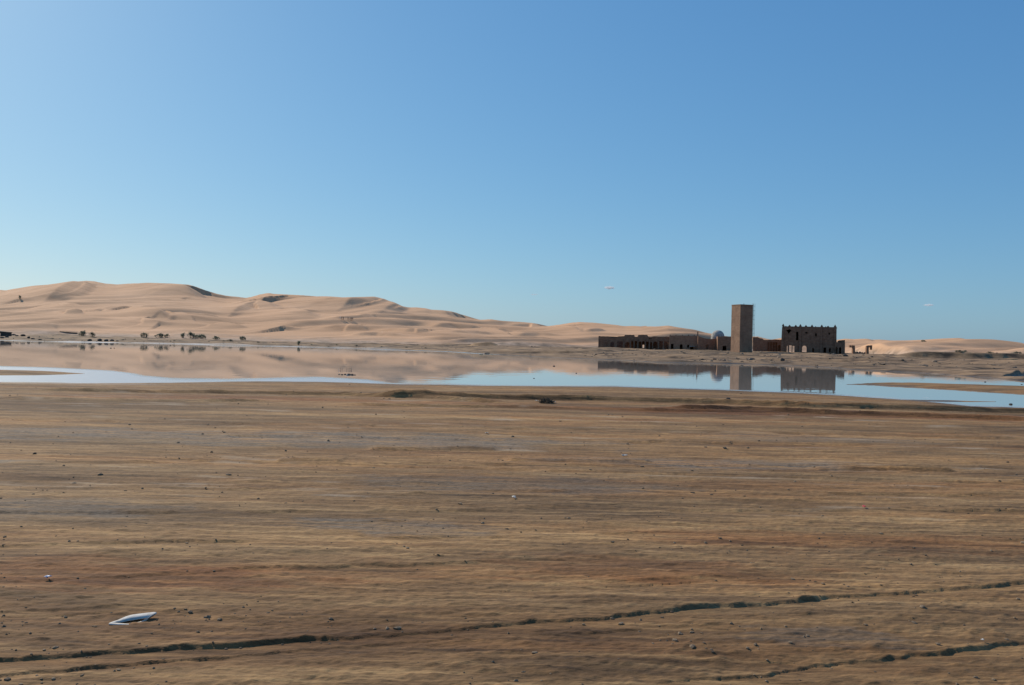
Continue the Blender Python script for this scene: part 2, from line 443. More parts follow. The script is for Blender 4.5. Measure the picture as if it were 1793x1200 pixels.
def make_ground_mat():
    m, nt, b = mat('mud_ground')
    p = geo(nt)
    r17 = math.radians(-13)
    n1 = noise(nt, p, 1.0, 7, 0.62, (0.16, 1.3, 1), r17)
    n2 = noise(nt, p, 1.0, 7, 0.68, (0.8, 9.0, 1), r17)
    n3 = noise(nt, p, 1.0, 5, 0.6, (0.06, 0.32, 1), math.radians(-3))
    n4 = noise(nt, p, 24.0, 4, 0.65, (0.45, 1, 1), r17)
    c1 = ramp(nt, n1, [(0.32, (0.085, 0.052, 0.029)), (0.45, (0.18, 0.110, 0.058)), (0.56, (0.27, 0.172, 0.090)), (0.68, (0.42, 0.29, 0.165))])
    c2 = ramp(nt, n2, [(0.36, (0.055, 0.037, 0.025)), (0.50, (0.20, 0.125, 0.066)), (0.64, (0.43, 0.295, 0.165))])
    c = mixc(nt, 0.5, c1, c2)
    c3 = ramp(nt, n3, [(0.36, (0.54, 0.50, 0.48)), (0.5, (1, 1, 1)), (0.66, (1.22, 1.14, 1.04))])
    c = mixc(nt, 0.9, c, c3, 'MULTIPLY')
    c = mixc(nt, 1.0, c, (1.10, 1.0, 0.80), 'MULTIPLY')
    n6 = noise(nt, p, 1.0, 4, 0.6, (0.12, 0.9, 1), math.radians(-9))
    c = mixc(nt, 0.55, c, ramp(nt, n6, [(0.36, (0.84, 0.93, 1.08)), (0.50, (1, 1, 1)), (0.64, (1.16, 0.95, 0.80))]), 'MULTIPLY')
    n5 = noise(nt, p, 1.0, 5, 0.7, (2.2, 34.0, 1), r17)
    c = mixc(nt, 0.75, c, ramp(nt, n5, [(0.34, (0.52, 0.50, 0.48)), (0.47, (0.92, 0.92, 0.92)), (0.66, (1.25, 1.24, 1.22))]), 'MULTIPLY')
    c4 = ramp(nt, n4, [(0.30, (0.55, 0.53, 0.52)), (0.48, (1, 1, 1)), (0.72, (1.25, 1.22, 1.18))])
    c = mixc(nt, 0.75, c, c4, 'MULTIPLY')
    red = attr(nt, 'red')
    c = mixc(nt, red, c, mixc(nt, 0.75, c, (0.80, 0.55, 0.42), 'MULTIPLY'))
    gv = attr(nt, 'gravel')
    gm = nt.nodes.new('ShaderNodeMath'); gm.operation = 'MULTIPLY'
    gs = ramp(nt, n2, [(0.40, 1.0), (0.60, 0.25)])
    nt.links.new(gv, gm.inputs[0]); nt.links.new(gs, gm.inputs[1]); gv = gm.outputs[0]
    gcol = mixc(nt, 0.8, ramp(nt, n4, [(0.3, (0.07, 0.060, 0.050)), (0.55, (0.165, 0.138, 0.108)), (0.75, (0.29, 0.24, 0.19))]), c3, 'MULTIPLY')
    c = mixc(nt, gv, c, gcol)
    salt = attr(nt, 'salt')
    bank = attr(nt, 'bank')
    nb = noise(nt, p, 0.35, 6, 0.65, (0.6, 1, 1))
    bc = ramp(nt, nb, [(0.37, (0.075, 0.050, 0.032)), (0.46, (0.21, 0.138, 0.080)), (0.58, (0.33, 0.215, 0.122)), (0.72, (0.48, 0.325, 0.19))])
    nb2 = noise(nt, p, 1.0, 5, 0.6, (0.035, 0.13, 1))
    bc = mixc(nt, 0.85, bc, ramp(nt, nb2, [(0.36, (0.50, 0.50, 0.48)), (0.50, (0.85, 0.83, 0.80)), (0.66, (1.15, 1.1, 1.05))]), 'MULTIPLY')
    c = mixc(nt, bank, c, bc)
    wet = attr(nt, 'wet')
    nsalt = mixc(nt, bank, (0.45, 0.36, 0.26), (0.72, 0.69, 0.64))
    c = mixc(nt, salt, c, nsalt)
    c = mixc(nt, wet, c, mixc(nt, 1.0, c, (0.52, 0.55, 0.60), 'MULTIPLY'))
    nt.links.new(c, b.inputs['Base Color'])
    rr = nt.nodes.new('ShaderNodeMapRange'); rr.inputs[3].default_value = 0.95; rr.inputs[4].default_value = 0.50
    nt.links.new(wet, rr.inputs[0]); nt.links.new(rr.outputs[0], b.inputs['Roughness'])
    b.inputs['Specular IOR Level'].default_value = 0.25
    bump(nt, b, n4, 0.5, 0.025)
    return m

def make_sand_mat():
    m, nt, b = mat('dune_sand')
    p = geo(nt)
    n1 = noise(nt, p, 0.012, 5, 0.55)
    n2 = noise(nt, p, 0.10, 6, 0.6, (0.5, 1.5, 1), 0.5)
    c = ramp(nt, n1, [(0.32, (0.535, 0.312, 0.172)), (0.52, (0.60, 0.355, 0.200)), (0.70, (0.65, 0.40, 0.236))])
    c = mixc(nt, 0.8, c, ramp(nt, n2, [(0.34, (0.80, 0.78, 0.77)), (0.52, (1, 1, 1)), (0.70, (1.07, 1.06, 1.05))]), 'MULTIPLY')
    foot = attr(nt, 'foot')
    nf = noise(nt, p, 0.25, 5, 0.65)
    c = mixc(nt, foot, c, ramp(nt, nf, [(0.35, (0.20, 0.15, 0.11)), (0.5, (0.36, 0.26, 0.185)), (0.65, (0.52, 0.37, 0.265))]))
    nt.links.new(c, b.inputs['Base Color'])
    b.inputs['Roughness'].default_value = 0.92
    b.inputs['Specular IOR Level'].default_value = 0.15
    w = noise(nt, p, 0.9, 5, 0.6, (0.5, 1.4, 1), 0.6)
    bump(nt, b, w, 0.35, 0.25)
    return m

def make_water_mat():
    m, nt, b = mat('lake_water')
    b.inputs['IOR'].default_value = 1.48
    ruf = attr(nt, 'ruffle')
    nt.links.new(mixc(nt, ruf, (0.30, 0.275, 0.24), (0.50, 0.47, 0.43)), b.inputs['Base Color'])   # pale salt bed under the ruffled shallows
    rr = nt.nodes.new('ShaderNodeMapRange'); rr.inputs[3].default_value = 0.015; rr.inputs[4].default_value = 0.30
    nt.links.new(ruf, rr.inputs[0]); nt.links.new(rr.outputs[0], b.inputs['Roughness'])
    p = geo(nt)
    n1 = noise(nt, p, 0.55, 3, 0.5, (0.5, 1.0, 1))
    n2 = noise(nt, p, 6.0, 3, 0.6, (0.6, 1.0, 1))
    mm = nt.nodes.new('ShaderNodeMath'); mm.operation = 'MULTIPLY'
    nt.links.new(n2, mm.inputs[0]); nt.links.new(ruf, mm.inputs[1])
    m2 = nt.nodes.new('ShaderNodeMath'); m2.operation = 'MULTIPLY'; m2.inputs[1].default_value = 4.0
    nt.links.new(mm.outputs[0], m2.inputs[0])
    ad = nt.nodes.new('ShaderNodeMath'); ad.operation = 'ADD'
    nt.links.new(n1, ad.inputs[0]); nt.links.new(m2.outputs[0], ad.inputs[1])
    bump(nt, b, ad.outputs[0], 0.08, 0.06)
    return m

def make_plain(name, cols, scale=2.0, rough=0.9, scl=(1, 1, 1), bs=0.3, bd=0.05, spec=0.2):
    m, nt, b = mat(name)
    p = objc(nt)
    n = noise(nt, p, scale, 6, 0.62, scl)
    k = len(cols)
    c = ramp(nt, n, [(0.32 + 0.36 * i / max(1, k - 1), cc) for i, cc in enumerate(cols)])
    nt.links.new(c, b.inputs['Base Color'])
    b.inputs['Roughness'].default_value = rough
    b.inputs['Specular IOR Level'].default_value = spec
    if bs:
        bump(nt, b, n, bs, bd)
    return m

MG = make_ground_mat(); MS = make_sand_mat(); MW = make_water_mat()
M_ADOBE = make_plain('mud_plaster', [(0.16, 0.092, 0.058), (0.225, 0.132, 0.084), (0.30, 0.18, 0.116)], 0.9, scl=(1, 1, 1.6))
M_MUD = make_plain('red_mud_render', [(0.25, 0.140, 0.086), (0.33, 0.188, 0.116), (0.40, 0.235, 0.148)], 0.9, scl=(1, 1, 1.6))
M_ADOBE2 = make_plain('weathered_mud_brick', [(0.19, 0.105, 0.064), (0.27, 0.150, 0.092), (0.35, 0.20, 0.124)], 1.2, scl=(1, 1, 2.5))
M_PLASTER = make_plain('pale_dome_plaster', [(0.20, 0.19, 0.17), (0.36, 0.34, 0.30), (0.50, 0.47, 0.43)], 1.5)
M_STEEL = make_plain('rusty_steel', [(0.05, 0.045, 0.04), (0.09, 0.075, 0.06)], 6.0, 0.6, bs=0)
M_ROCK = make_plain('dark_rock', [(0.035, 0.032, 0.030), (0.075, 0.066, 0.058), (0.12, 0.10, 0.085)], 2.5)
M_CLOD = make_plain('mud_clod', [(0.11, 0.078, 0.052), (0.20, 0.145, 0.095), (0.28, 0.21, 0.14)], 3.0)
M_RUBBLE = make_plain('rubble_stone', [(0.10, 0.078, 0.06), (0.22, 0.165, 0.12), (0.38, 0.30, 0.22)], 0.35)
M_LEAF = make_plain('tamarisk_leaf', [(0.15, 0.17, 0.12), (0.21, 0.225, 0.165), (0.27, 0.28, 0.21)], 1.6, 0.8, bs=0)
def leafy(m):
    nt = m.node_tree; b = nt.nodes['Principled BSDF']; out = nt.nodes['Material Output']
    t = nt.nodes.new('ShaderNodeBsdfTranslucent'); x = nt.nodes.new('ShaderNodeMixShader'); x.inputs[0].default_value = 0.45
    src = b.inputs['Base Color'].links[0].from_socket
    nt.links.new(src, t.inputs[0]); nt.links.new(b.outputs[0], x.inputs[1]); nt.links.new(t.outputs[0], x.inputs[2]); nt.links.new(x.outputs[0], out.inputs['Surface'])
leafy(M_LEAF)
M_DRY = make_plain('dry_twigs', [(0.05, 0.038, 0.028), (0.09, 0.07, 0.05), (0.14, 0.11, 0.08)], 3.0, 0.9, bs=0)
M_STEM = make_plain('stem_bark', [(0.06, 0.045, 0.034), (0.10, 0.078, 0.058)], 4.0)
M_WHITE = make_plain('white_plastic', [(0.40, 0.37, 0.32), (0.54, 0.51, 0.46), (0.62, 0.60, 0.55)], 14.0, 0.9, bs=0, spec=0.1)
M_BLUE = make_plain('blue_plastic', [(0.12, 0.22, 0.42), (0.20, 0.32, 0.52)], 9.0, 0.45, bs=0, spec=0.4)
M_RED = make_plain('red_plastic', [(0.40, 0.03, 0.03), (0.50, 0.06, 0.05)], 9.0, 0.45, bs=0, spec=0.4)
M_ROBE = make_plain('dark_robe', [(0.03, 0.03, 0.04), (0.06, 0.055, 0.06)], 5.0, bs=0)
M_ROBEW = make_plain('pale_robe', [(0.60, 0.57, 0.52), (0.72, 0.70, 0.66)], 5.0, bs=0)

def make_brick_mat():
    m, nt, b = mat('tower_brick')
    p = objc(nt)
    n1 = noise(nt, p, 0.8, 5, 0.6, (1, 1, 1.0))
    n2 = noise(nt, p, 1.0, 4, 0.6, (0.5, 0.5, 9.0))
    c = ramp(nt, n1, [(0.32, (0.20, 0.118, 0.072)), (0.5, (0.26, 0.155, 0.096)), (0.68, (0.32, 0.195, 0.122))])
    c = mixc(nt, 0.7, c, ramp(nt, n2, [(0.34, (0.74, 0.72, 0.70)), (0.52, (1, 1, 1)), (0.7, (1.12, 1.1, 1.08))]), 'MULTIPLY')
    nt.links.new(c, b.inputs['Base Color']); b.inputs['Roughness'].default_value = 0.9
    bump(nt, b, n2, 0.3, 0.04)
    return m
M_BRICK = make_brick_mat()

# ------------------------------------------------------------------ object helpers
def link(name, mesh, m, parent=None, smooth=False):
    if m is not None and len(mesh.materials) == 0:
        mesh.materials.append(m)
    if smooth:
        mesh.polygons.foreach_set('use_smooth', [True] * len(mesh.polygons))
    o = bpy.data.objects.new(name, mesh); COL.objects.link(o)
    if parent is not None:
        o.parent = parent
    return o

def tag(o, label=None, cat=None, group=None, kind=None):
    for k, v in (('label', label), ('category', cat), ('group', group), ('kind', kind)):
        if v:
            o[k] = v
    return o

def thing(name, loc, rz, label, cat, group=None):
    o = bpy.data.objects.new(name, None); COL.objects.link(o)
    o.location = loc; o.rotation_euler = (0, 0, rz); o.empty_display_size = 0.3
    return tag(o, label, cat, group)

class MB:
    def __init__(self):
        self.v = []; self.f = []
    def hexa(self, p):                     # 8 points: bottom ring 0-3, top ring 4-7
        b = len(self.v); self.v += [tuple(q) for q in p]
        for f in ((3, 2, 1, 0), (4, 5, 6, 7), (0, 1, 5, 4), (1, 2, 6, 5), (2, 3, 7, 6), (3, 0, 4, 7)):
            self.f.append(tuple(b + i for i in f))
    def box(self, x0, x1, y0, y1, z0, z1, tx=0.0, ty=0.0):
        self.hexa([(x0, y0, z0), (x1, y0, z0), (x1, y1, z0), (x0, y1, z0),
                   (x0 + tx, y0 + ty, z1), (x1 - tx, y0 + ty, z1), (x1 - tx, y1 - ty, z1), (x0 + tx, y1 - ty, z1)])
    def tube(self, a, b, r0, r1=None, n=6):
        a = Vector(a); b = Vector(b); r1 = r0 if r1 is None else r1
        d = (b - a).normalized(); s = d.orthogonal().normalized(); t = d.cross(s)
        k = len(self.v)
        for c, r in ((a, r0), (b, r1)):
            for i in range(n):
                an = 2 * math.pi * i / n
                self.v.append(tuple(c + s * (r * math.cos(an)) + t * (r * math.sin(an))))
        for i in range(n):
            j = (i + 1) % n
            self.f.append((k + i, k + j, k + n + j, k + n + i))
        self.f.append(tuple(k + n - 1 - i for i in range(n))); self.f.append(tuple(k + n + i for i in range(n)))
    def mesh(self, name):
        me = bpy.data.meshes.new(name); me.from_pydata(self.v, [], self.f); me.update()
        return me
    def build(self, name, m, parent=None, smooth=False):
        return link(name, self.mesh(name), m, parent, smooth)

def grid_mesh(name, X, Y, Z, attrs):
    r, c = X.shape
    co = np.stack([X, Y, Z], -1).reshape(-1, 3).astype(np.float32)
    i = np.arange(r * c).reshape(r, c)
    q = np.stack([i[:-1, :-1], i[:-1, 1:], i[1:, 1:], i[1:, :-1]], -1).reshape(-1, 4)
    return raw_mesh(name, co, q, attrs)

def raw_mesh(name, co, q, attrs):
    me = bpy.data.meshes.new(name)
    me.vertices.add(len(co)); me.vertices.foreach_set('co', np.asarray(co, np.float32).ravel())
    me.loops.add(q.size); me.loops.foreach_set('vertex_index', q.astype(np.int32).ravel())
    me.polygons.add(len(q))
    me.polygons.foreach_set('loop_start', (np.arange(len(q)) * q.shape[1]).astype(np.int32))
    me.polygons.foreach_set('use_smooth', np.ones(len(q), bool))
    me.update(calc_edges=True)
    for k, v in attrs.items():
        a = me.attributes.new(k, 'FLOAT', 'POINT'); a.data.foreach_set('value', v.astype(np.float32).ravel())
    return me

# ------------------------------------------------------------------ ground sheet
kk = np.arange(390, 46, -0.72)
rows = list(2.2 * 853.4 / kk)
rows = [1.0, 1.6, 2.3, 3.0, 3.7, 4.3] + [r for r in rows if r > 4.75]
rows = [r for r in rows if r < 28.5] + list(np.arange(28.6, 47, 0.13))
rows += list(np.geomspace(47.4, 150, 110)) + list(np.geomspace(151.5, 310, 120)) + list(np.geomspace(316, 6000, 45))
rows = np.array(rows)
du = np.linspace(-0.69, 0.69, 820)
ext = 0.69 + np.cumsum(np.geomspace(0.004, 0.35, 28))
us = np.concatenate([-ext[::-1], du, ext])
YY, UU = np.meshgrid(rows, us, indexing='ij')
XX = UU * YY
ZZ = G(XX, YY)
u = UU
sn = np.interp(u, *NEAR) - YY
sf = YY - np.interp(u, *FAR)
wetn = fbm(XX / 3, YY / 1.2, 3, 15)
wet = np.clip(1.1 - (ZZ - 0.0) / 0.10 + wetn * 0.8, 0, 1) * ((sn > -3) & (YY < 75))
wet = np.maximum(wet, np.clip(1.0 - ZZ / 0.12, 0, 1) * (YY >= 60) * (1 - 0.9 * ((u < u_of(690)) & (sf > 0))))
bandmask = np.maximum(np.clip(band(u, YY, SP_T, SP_B) + 1, 0, 1), np.clip(band(u, YY, SL_T, SL_B) + 1, 0, 1))
bank = np.clip((YY - 60) / 10, 0, 1) * (1 - 0.7 * bandmask)
def patch(px, py, rx, ry, seed, thr=0.0):
    qx, qy = onz(px, py, 0.2)
    e = np.sqrt(((XX - qx) / rx) ** 2 + ((YY - qy) / ry) ** 2)
    return np.clip((1.0 - e + 1.3 * fbm(XX / (rx * 0.3), YY / (ry * 0.3), 4, seed)) * 2.5, 0, 1)
gravel = np.maximum.reduce([patch(300, 765, 6.5, 1.7, 201), patch(720, 772, 4.5, 1.6, 202), patch(1250, 812, 3.2, 0.8, 203) * 0.8, patch(900, 850, 3.0, 0.9, 204) * 0.6,
                            patch(60, 890, 2.0, 0.8, 205) * 0.7, patch(1450, 770, 4, 1.0, 206) * 0.5, patch(700, 925, 1.6, 0.5, 207) * 0.7, patch(1450, 1120, 0.8, 0.25, 208) * 0.5])
red = np.maximum.reduce([patch(1300, 722, 13, 1.6, 211), patch(1600, 728, 9, 1.6, 212), patch(450, 697, 10, 1.5, 213) * 0.9, patch(200, 1010, 2.4, 0.6, 214) * 0.8,
                         patch(1500, 950, 2.5, 0.6, 215) * 0.6, patch(1100, 1000, 2.2, 0.5, 216) * 0.7])
salt = np.clip(1.4 - np.abs(sf - 2.5) / 2.6, 0, 1) * np.clip((u_of(720) - u) / 0.12, 0, 1) * np.clip(0.55 + 2.4 * fbm(XX / 14, YY / 14, 3, 222), 0, 1) + np.clip(fbm(XX / 2.2, YY / 0.35, 4, 221) * 6 - 1.25, 0, 1) * ((YY > 11) & (YY < 33)) * 0.6
co = np.stack([XX, YY, ZZ], -1).reshape(-1, 3)
r_, c_ = XX.shape
ii = np.arange(r_ * c_).reshape(r_, c_)
q = np.stack([ii[:-1, :-1], ii[:-1, 1:], ii[1:, 1:], ii[1:, :-1]], -1).reshape(-1, 4)
nb = len(co)
co = np.vstack([co, [[-6000, -6000, -0.7], [6000, -6000, -0.7], [6000, 6000, -0.7], [-6000, 6000, -0.7]]])
q = np.vstack([q, [[nb, nb + 1, nb + 2, nb + 3]]])
pad = lambda a: np.concatenate([a.ravel(), np.zeros(4)])
me = raw_mesh('ground', co, q, {'wet': pad(wet), 'bank': pad(bank), 'gravel': pad(gravel), 'red': pad(red), 'salt': pad(salt)})
tag(link('ground', me, MG), kind='structure')

# ------------------------------------------------------------------ dunes
rows = np.concatenate([np.arange(196, 330, 1.3), np.arange(330, 770, 1.9), np.geomspace(775, 1100, 20)])
us = np.linspace(-0.76, 0.76, 860)
YY, UU = np.meshgrid(rows, us, indexing='ij'); XX = UU * YY
ZZ = DN(XX, YY)
d0 = np.interp(UU, *D0)
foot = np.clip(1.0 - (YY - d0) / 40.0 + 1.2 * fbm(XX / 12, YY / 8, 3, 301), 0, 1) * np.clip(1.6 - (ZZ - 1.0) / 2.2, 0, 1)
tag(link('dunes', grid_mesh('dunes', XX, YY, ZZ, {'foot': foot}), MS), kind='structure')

# ------------------------------------------------------------------ lake water
rows = np.concatenate([np.arange(24, 60, 0.35), np.geomspace(60.5, 330, 150)])
us = np.linspace(-0.95, 0.95, 320)
YY, UU = np.meshgrid(rows, us, indexing='ij'); XX = UU * YY
sfar = np.interp(UU, *FAR) - YY
ruf = np.clip((np.interp(UU, *RUF_T) - YY) / 3.0 + 0.8 * fbm(XX / 6, YY / 2.5, 3, 401), 0, 1)
line = np.clip(1 - sfar / 16.0, 0, 1) * (UU < u_of(880)) * np.clip(0.75 + 1.6 * fbm(XX / 20, YY / 20, 3, 402), 0, 1)
nrm = np.clip(1 - (YY - np.interp(UU, *NEAR)) / 1.6, 0, 1) * 0.6
ruf = np.maximum.reduce([ruf, line, nrm])
tag(link('lake_water', grid_mesh('lake_water', XX, YY, XX * 0.0, {'ruffle': ruf}), MW), kind='structure')

# ------------------------------------------------------------------ wall builder (openings are real holes)
def wall(mb, x0, x1, zb, top, th, openings=(), step=0.45, y0=0.0):
    """openings: (xa, xb, za, zb, kind) kind r = square, a = arched top, t = broken, wide above and narrow below"""
    xs = set(np.arange(x0, x1, step).tolist() + [x1])
    for o in openings:
        n = 1 if o[4] == 'r' else 8
        for i in range(n + 1):
            xs.add(o[0] + (o[1] - o[0]) * i / n)
    xs = sorted(x for x in xs if x0 - 1e-6 <= x <= x1 + 1e-6)
    xs = [x for i, x in enumerate(xs) if i == 0 or x - xs[i - 1] > 1e-4]
    def span(o, x):
        t = min(max((x - o[0]) / (o[1] - o[0]), 0), 1)
        if o[4] == 'a':
            r = (o[1] - o[0]) / 2
            return o[2], o[3] - r + r * math.sqrt(max(0, 1 - (2 * t - 1) ** 2))
        if o[4] == 't':
            return o[3] - (o[3] - o[2]) * (1 - abs(2 * t - 0.9) ** 0.8), o[3] - 0.12 * math.sin(9 * t)
        return o[2], o[3]
    for a, b in zip(xs[:-1], xs[1:]):
        mid = (a + b) / 2
        cov = sorted([o for o in openings if o[0] < mid < o[1]], key=lambda o: o[2])
        la, lb = zb, zb
        for o in cov:
            (za, ha), (zc, hb) = span(o, a), span(o, b)
            if max(za - la, zc - lb) > 0.01:
                mb.hexa([(a, y0, la), (b, y0, lb), (b, y0 + th, lb), (a, y0 + th, la), (a, y0, max(za, la)), (b, y0, max(zc, lb)), (b, y0 + th, max(zc, lb)), (a, y0 + th, max(za, la))])
            la, lb = ha, hb
        ta, tb = top(a), top(b)
        if max(ta - la, tb - lb) > 0.02:
            ta = max(ta, la + 0.01); tb = max(tb, lb + 0.01)
            mb.hexa([(a, y0, la), (b, y0, lb), (b, y0 + th, lb), (a, y0 + th, la), (a, y0, ta), (b, y0, tb), (b, y0 + th, tb), (a, y0 + th, ta)])

def n1(x, s=0):
    return float(fbm(np.array([x * 1.0]), np.array([s * 7.3]), 4, 500 + s)[0])

class Site:
    """a facade plane at distance D: photo pixels give local x and height"""
    def __init__(self, name, px_mid, py_base, D, rz, label, cat):
        x, y, z = atD(px_mid, py_base, D)
        self.o = thing(name, (x, y, z), rz, label, cat); self.D = D; self.x = x; self.z = z; self.pm = px_mid
        self.k = D / F / (math.cos(rz) - x / D * math.sin(rz))
    def X(self, px):
        return (px - self.pm) * self.k
    def Zz(self, px, py):
        return atD(px, py, self.D)[2] - self.z
    def op(self, pa, pb, ya, yb, k='r'):       # ya upper, yb lower pixel
        pm = (pa + pb) / 2
        return (self.X(pa), self.X(pb), self.Zz(pm, yb), self.Zz(pm, ya), k)
    def top(self, pts, rough=0.06, seed=0):
        xs = [self.X(p) for p, q in pts]; zs = [self.Zz(p, q) for p, q in pts]
        return lambda x: float(np.interp(x, xs, zs)) + rough * 2 * n1(x * 1.7, seed)

def depth_box(s, x0, x1, zb, zt, depth, m, th=0.4, back_open=(), seed=3, roof=None, rough=0.08):
    """side walls, back wall and roof slab behind a front wall"""
    for xx in (x0, x1 - th):
        mb = MB(); n = 14
        for i in range(n):
            ya = th + 0.003 + (depth - th) * i / n; yb_ = th + 0.003 + (depth - th) * (i + 1) / n
            mb.hexa([(xx, ya, zb), (xx + th, ya, zb), (xx + th, yb_, zb), (xx, yb_, zb)] +
                    [(xx, ya, zt + rough * n1(ya, seed)), (xx + th, ya, zt + rough * n1(ya, seed)), (xx + th, yb_, zt + rough * n1(yb_, seed)), (xx, yb_, zt + rough * n1(yb_, seed))])
        mb.build('side_wall', m, s.o)
    mb = MB(); wall(mb, x0 + th + 0.003, x1 - th - 0.003, zb, lambda x: zt + rough * n1(x, seed + 1), th, back_open, y0=depth - th)
    mb.build('back_wall', m, s.o)
    for rz in (roof or ()):
        mb = MB(); mb.box(x0 + th + 0.01, x1 - th - 0.01, th + 0.01, depth - th - 0.01, rz, rz + 0.22); mb.build('roof_slab' if rz == roof[-1] else 'floor_slab', m, s.o)

BURY = -1.6
# ---- long ruined arcade
s = Site('ruined_arcade', 1110, 613, 270, math.radians(-10), 'long low ruined mud-brick arcade with broken parapet and empty bays', 'ruin')
bays = [(1068, 1075), (1080, 1090), (1094, 1102.5), (1104.5, 1109), (1111, 1115.5), (1118, 1123), (1123.8, 1128.6), (1131, 1135.5), (1138, 1141.6), (1143.5, 1151), (1154, 1160), (1162, 1170)]
mb = MB()
wall(mb, s.X(1047), s.X(1171), BURY, s.top([(1047, 589.2), (1066, 589), (1068, 591.5), (1070, 592.6), (1079, 592.6), (1080.5, 589), (1092.4, 588.7), (1093, 586.4), (1110, 586.4), (1110.6, 589.6), (1116.6, 589.6),
     (1117.2, 586.4), (1134, 586.6), (1134.6, 590), (1141, 590.5), (1142, 589.3), (1171, 589.8)], 0.09, 1), 0.45,
     [s.op(a, b, 598.5 + 1.2 * math.sin(a), 613.5, 'a' if i % 3 != 1 else 'r') for i, (a, b) in enumerate(bays)] + [s.op(1135, 1141, 592, 593.6)])
mb.build('front_wall', M_ADOBE2, s.o)
for a in (1048, 1057, 1063, 1091.5, 1103.5, 1110, 1116.5, 1129.6, 1136.6, 1142.4, 1152.5, 1161):
    mb = MB(); h = s.Zz(a, 594.5 + 2 * abs(n1(a, 9))); mb.box(s.X(a) - 0.19, s.X(a) + 0.19, -0.28, -0.003, BURY, h, 0.03, 0.03); mb.build('pilaster', M_ADOBE, s.o)
depth_box(s, s.X(1047), s.X(1171), BURY, s.Zz(1110, 590), 7.5, M_ADOBE2, back_open=[s.op(1124, 1127, 604, 610)])
mb = MB(); mb.box(s.X(1088), s.X(1156), 0.46, 7.09, s.Zz(1110, 592.6), s.Zz(1110, 591.4)); mb.build('roof_slab', M_ADOBE2, s.o)  # unseen slab over the middle bays, added to keep their openings dark
for a, b in ((1047, 1068), (1096, 1109), (1143, 1171)):
    mb = MB(); wall(mb, s.X(a) + 0.5, s.X(b) - 0.5, BURY, lambda x: s.Zz(1110, 592.8), 0.3, y0=3.2); mb.build('inner_wall', M_ADOBE2, s.o)

# ---- plain block house with post
s = Site('mud_house', 1196, 615, 266, math.radians(-13), 'plain square mud house with small roof nubs and a post at its corner', 'house')
mb = MB()
wall(mb, s.X(1171.4), s.X(1221), BURY, s.top([(1171, 587.6), (1221, 588.3)], 0.04, 2), 0.45,
     [s.op(1174.5, 1179, 602.5, 612), s.op(1190, 1195, 603, 612.5, 'a'), s.op(1203, 1206.5, 604, 609), s.op(1208, 1213.5, 608, 615)])
mb.build('front_wall', M_MUD, s.o)
for a in (1173, 1183, 1194, 1205, 1215):
    mb = MB(); mb.box(s.X(a) - 0.2, s.X(a) + 0.2, 0.02, 0.42, s.Zz(a, 588.3), s.Zz(a, 586.2), 0.1, 0.1); mb.build('roof_nub', M_MUD, s.o)
mb = MB(); mb.box(s.X(1220.0), s.X(1222.0), -0.02, 0.36, s.Zz(1221, 589), s.Zz(1221, 581)); mb.build('corner_post', M_ADOBE2, s.o)
mb = MB(); mb.box(s.X(1206.5), s.X(1217), -0.7, -0.003, s.Zz(1210, 607.2), s.Zz(1210, 606.4)); mb.build('door_lintel', M_PLASTER, s.o)
mb = MB(); mb.box(s.X(1206.8), s.X(1207.6), -0.7, -0.45, BURY, s.Zz(1210, 607.25)); mb.build('porch_post', M_MUD, s.o)
mb = MB(); mb.box(s.X(1215.6), s.X(1216.6), -0.7, -0.45, BURY, s.Zz(1210, 607.25)); mb.build('porch_post', M_MUD, s.o)
depth_box(s, s.X(1171.4), s.X(1221), BURY, s.Zz(1196, 588.2), 8, M_MUD, roof=[s.Zz(1196, 591)], rough=0.04)

# ---- sagging courtyard wall, turned to the right
s = Site('courtyard_wall', 1239, 618, 263, math.radians(2), 'shaded courtyard wall with sagging top between the plain mud house and the dome', 'wall')
mb = MB()
wall(mb, s.X(1221.6), s.X(1256.5), BURY, s.top([(1221, 588.5), (1224, 589.2), (1232, 592.5), (1245, 593.8), (1256, 593.2)], 0.05, 4), 0.45, [s.op(1236, 1240, 604, 617.5)])
mb.build('wall_body', M_ADOBE2, s.o)
mb = MB(); mb.box(s.X(1228), s.X(1256), 0.5, 3.5, BURY, s.Zz(1240, 597)); mb.build('inner_room', M_ADOBE2, s.o)

# ---- domed building beside the tower
s = Site('domed_shrine', 1268, 620, 258, math.radians(-10), 'low dark mud building with whitish plaster dome beside the tall brick tower', 'building')
mb = MB()
wall(mb, s.X(1256), s.X(1286), BURY, s.top([(1256, 589.6), (1268, 589), (1278, 589.4), (1286, 589)], 0.05, 5), 0.45, [s.op(1265, 1271.5, 606, 619.5)])
mb.build('front_wall', M_ADOBE2, s.o)
depth_box(s, s.X(1256), s.X(1286), BURY, s.Zz(1268, 589.6), 6, M_ADOBE2, roof=[s.Zz(1268, 592)], rough=0.05)
mb = MB(); rr = 2.05; cx, cy, cz = s.X(1259.5), 9.0, s.Zz(1259, 590.5)
nseg, nring = 28, 10
for j in range(nring + 1):
    t = j / nring
    rad = rr * math.cos(t * math.pi / 2) ** 0.85 if j < nring else 0.02
    for i in range(nseg):
        a = 2 * math.pi * i / nseg
        mb.v.append((cx + rad * math.cos(a), cy + rad * math.sin(a), cz + 2.25 * math.sin(t * math.pi / 2)))
for j in range(nring):
    for i in range(nseg):
        k = (i + 1) % nseg
        mb.f.append((j * nseg + i, j * nseg + k, (j + 1) * nseg + k, (j + 1) * nseg + i))
mb.build('dome', M_PLASTER, s.o, True)
mb = MB(); mb.tube((cx, cy, BURY), (cx, cy, cz + 0.02), rr + 0.12, rr + 0.06, 28); mb.build('dome_drum', M_PLASTER, s.o)

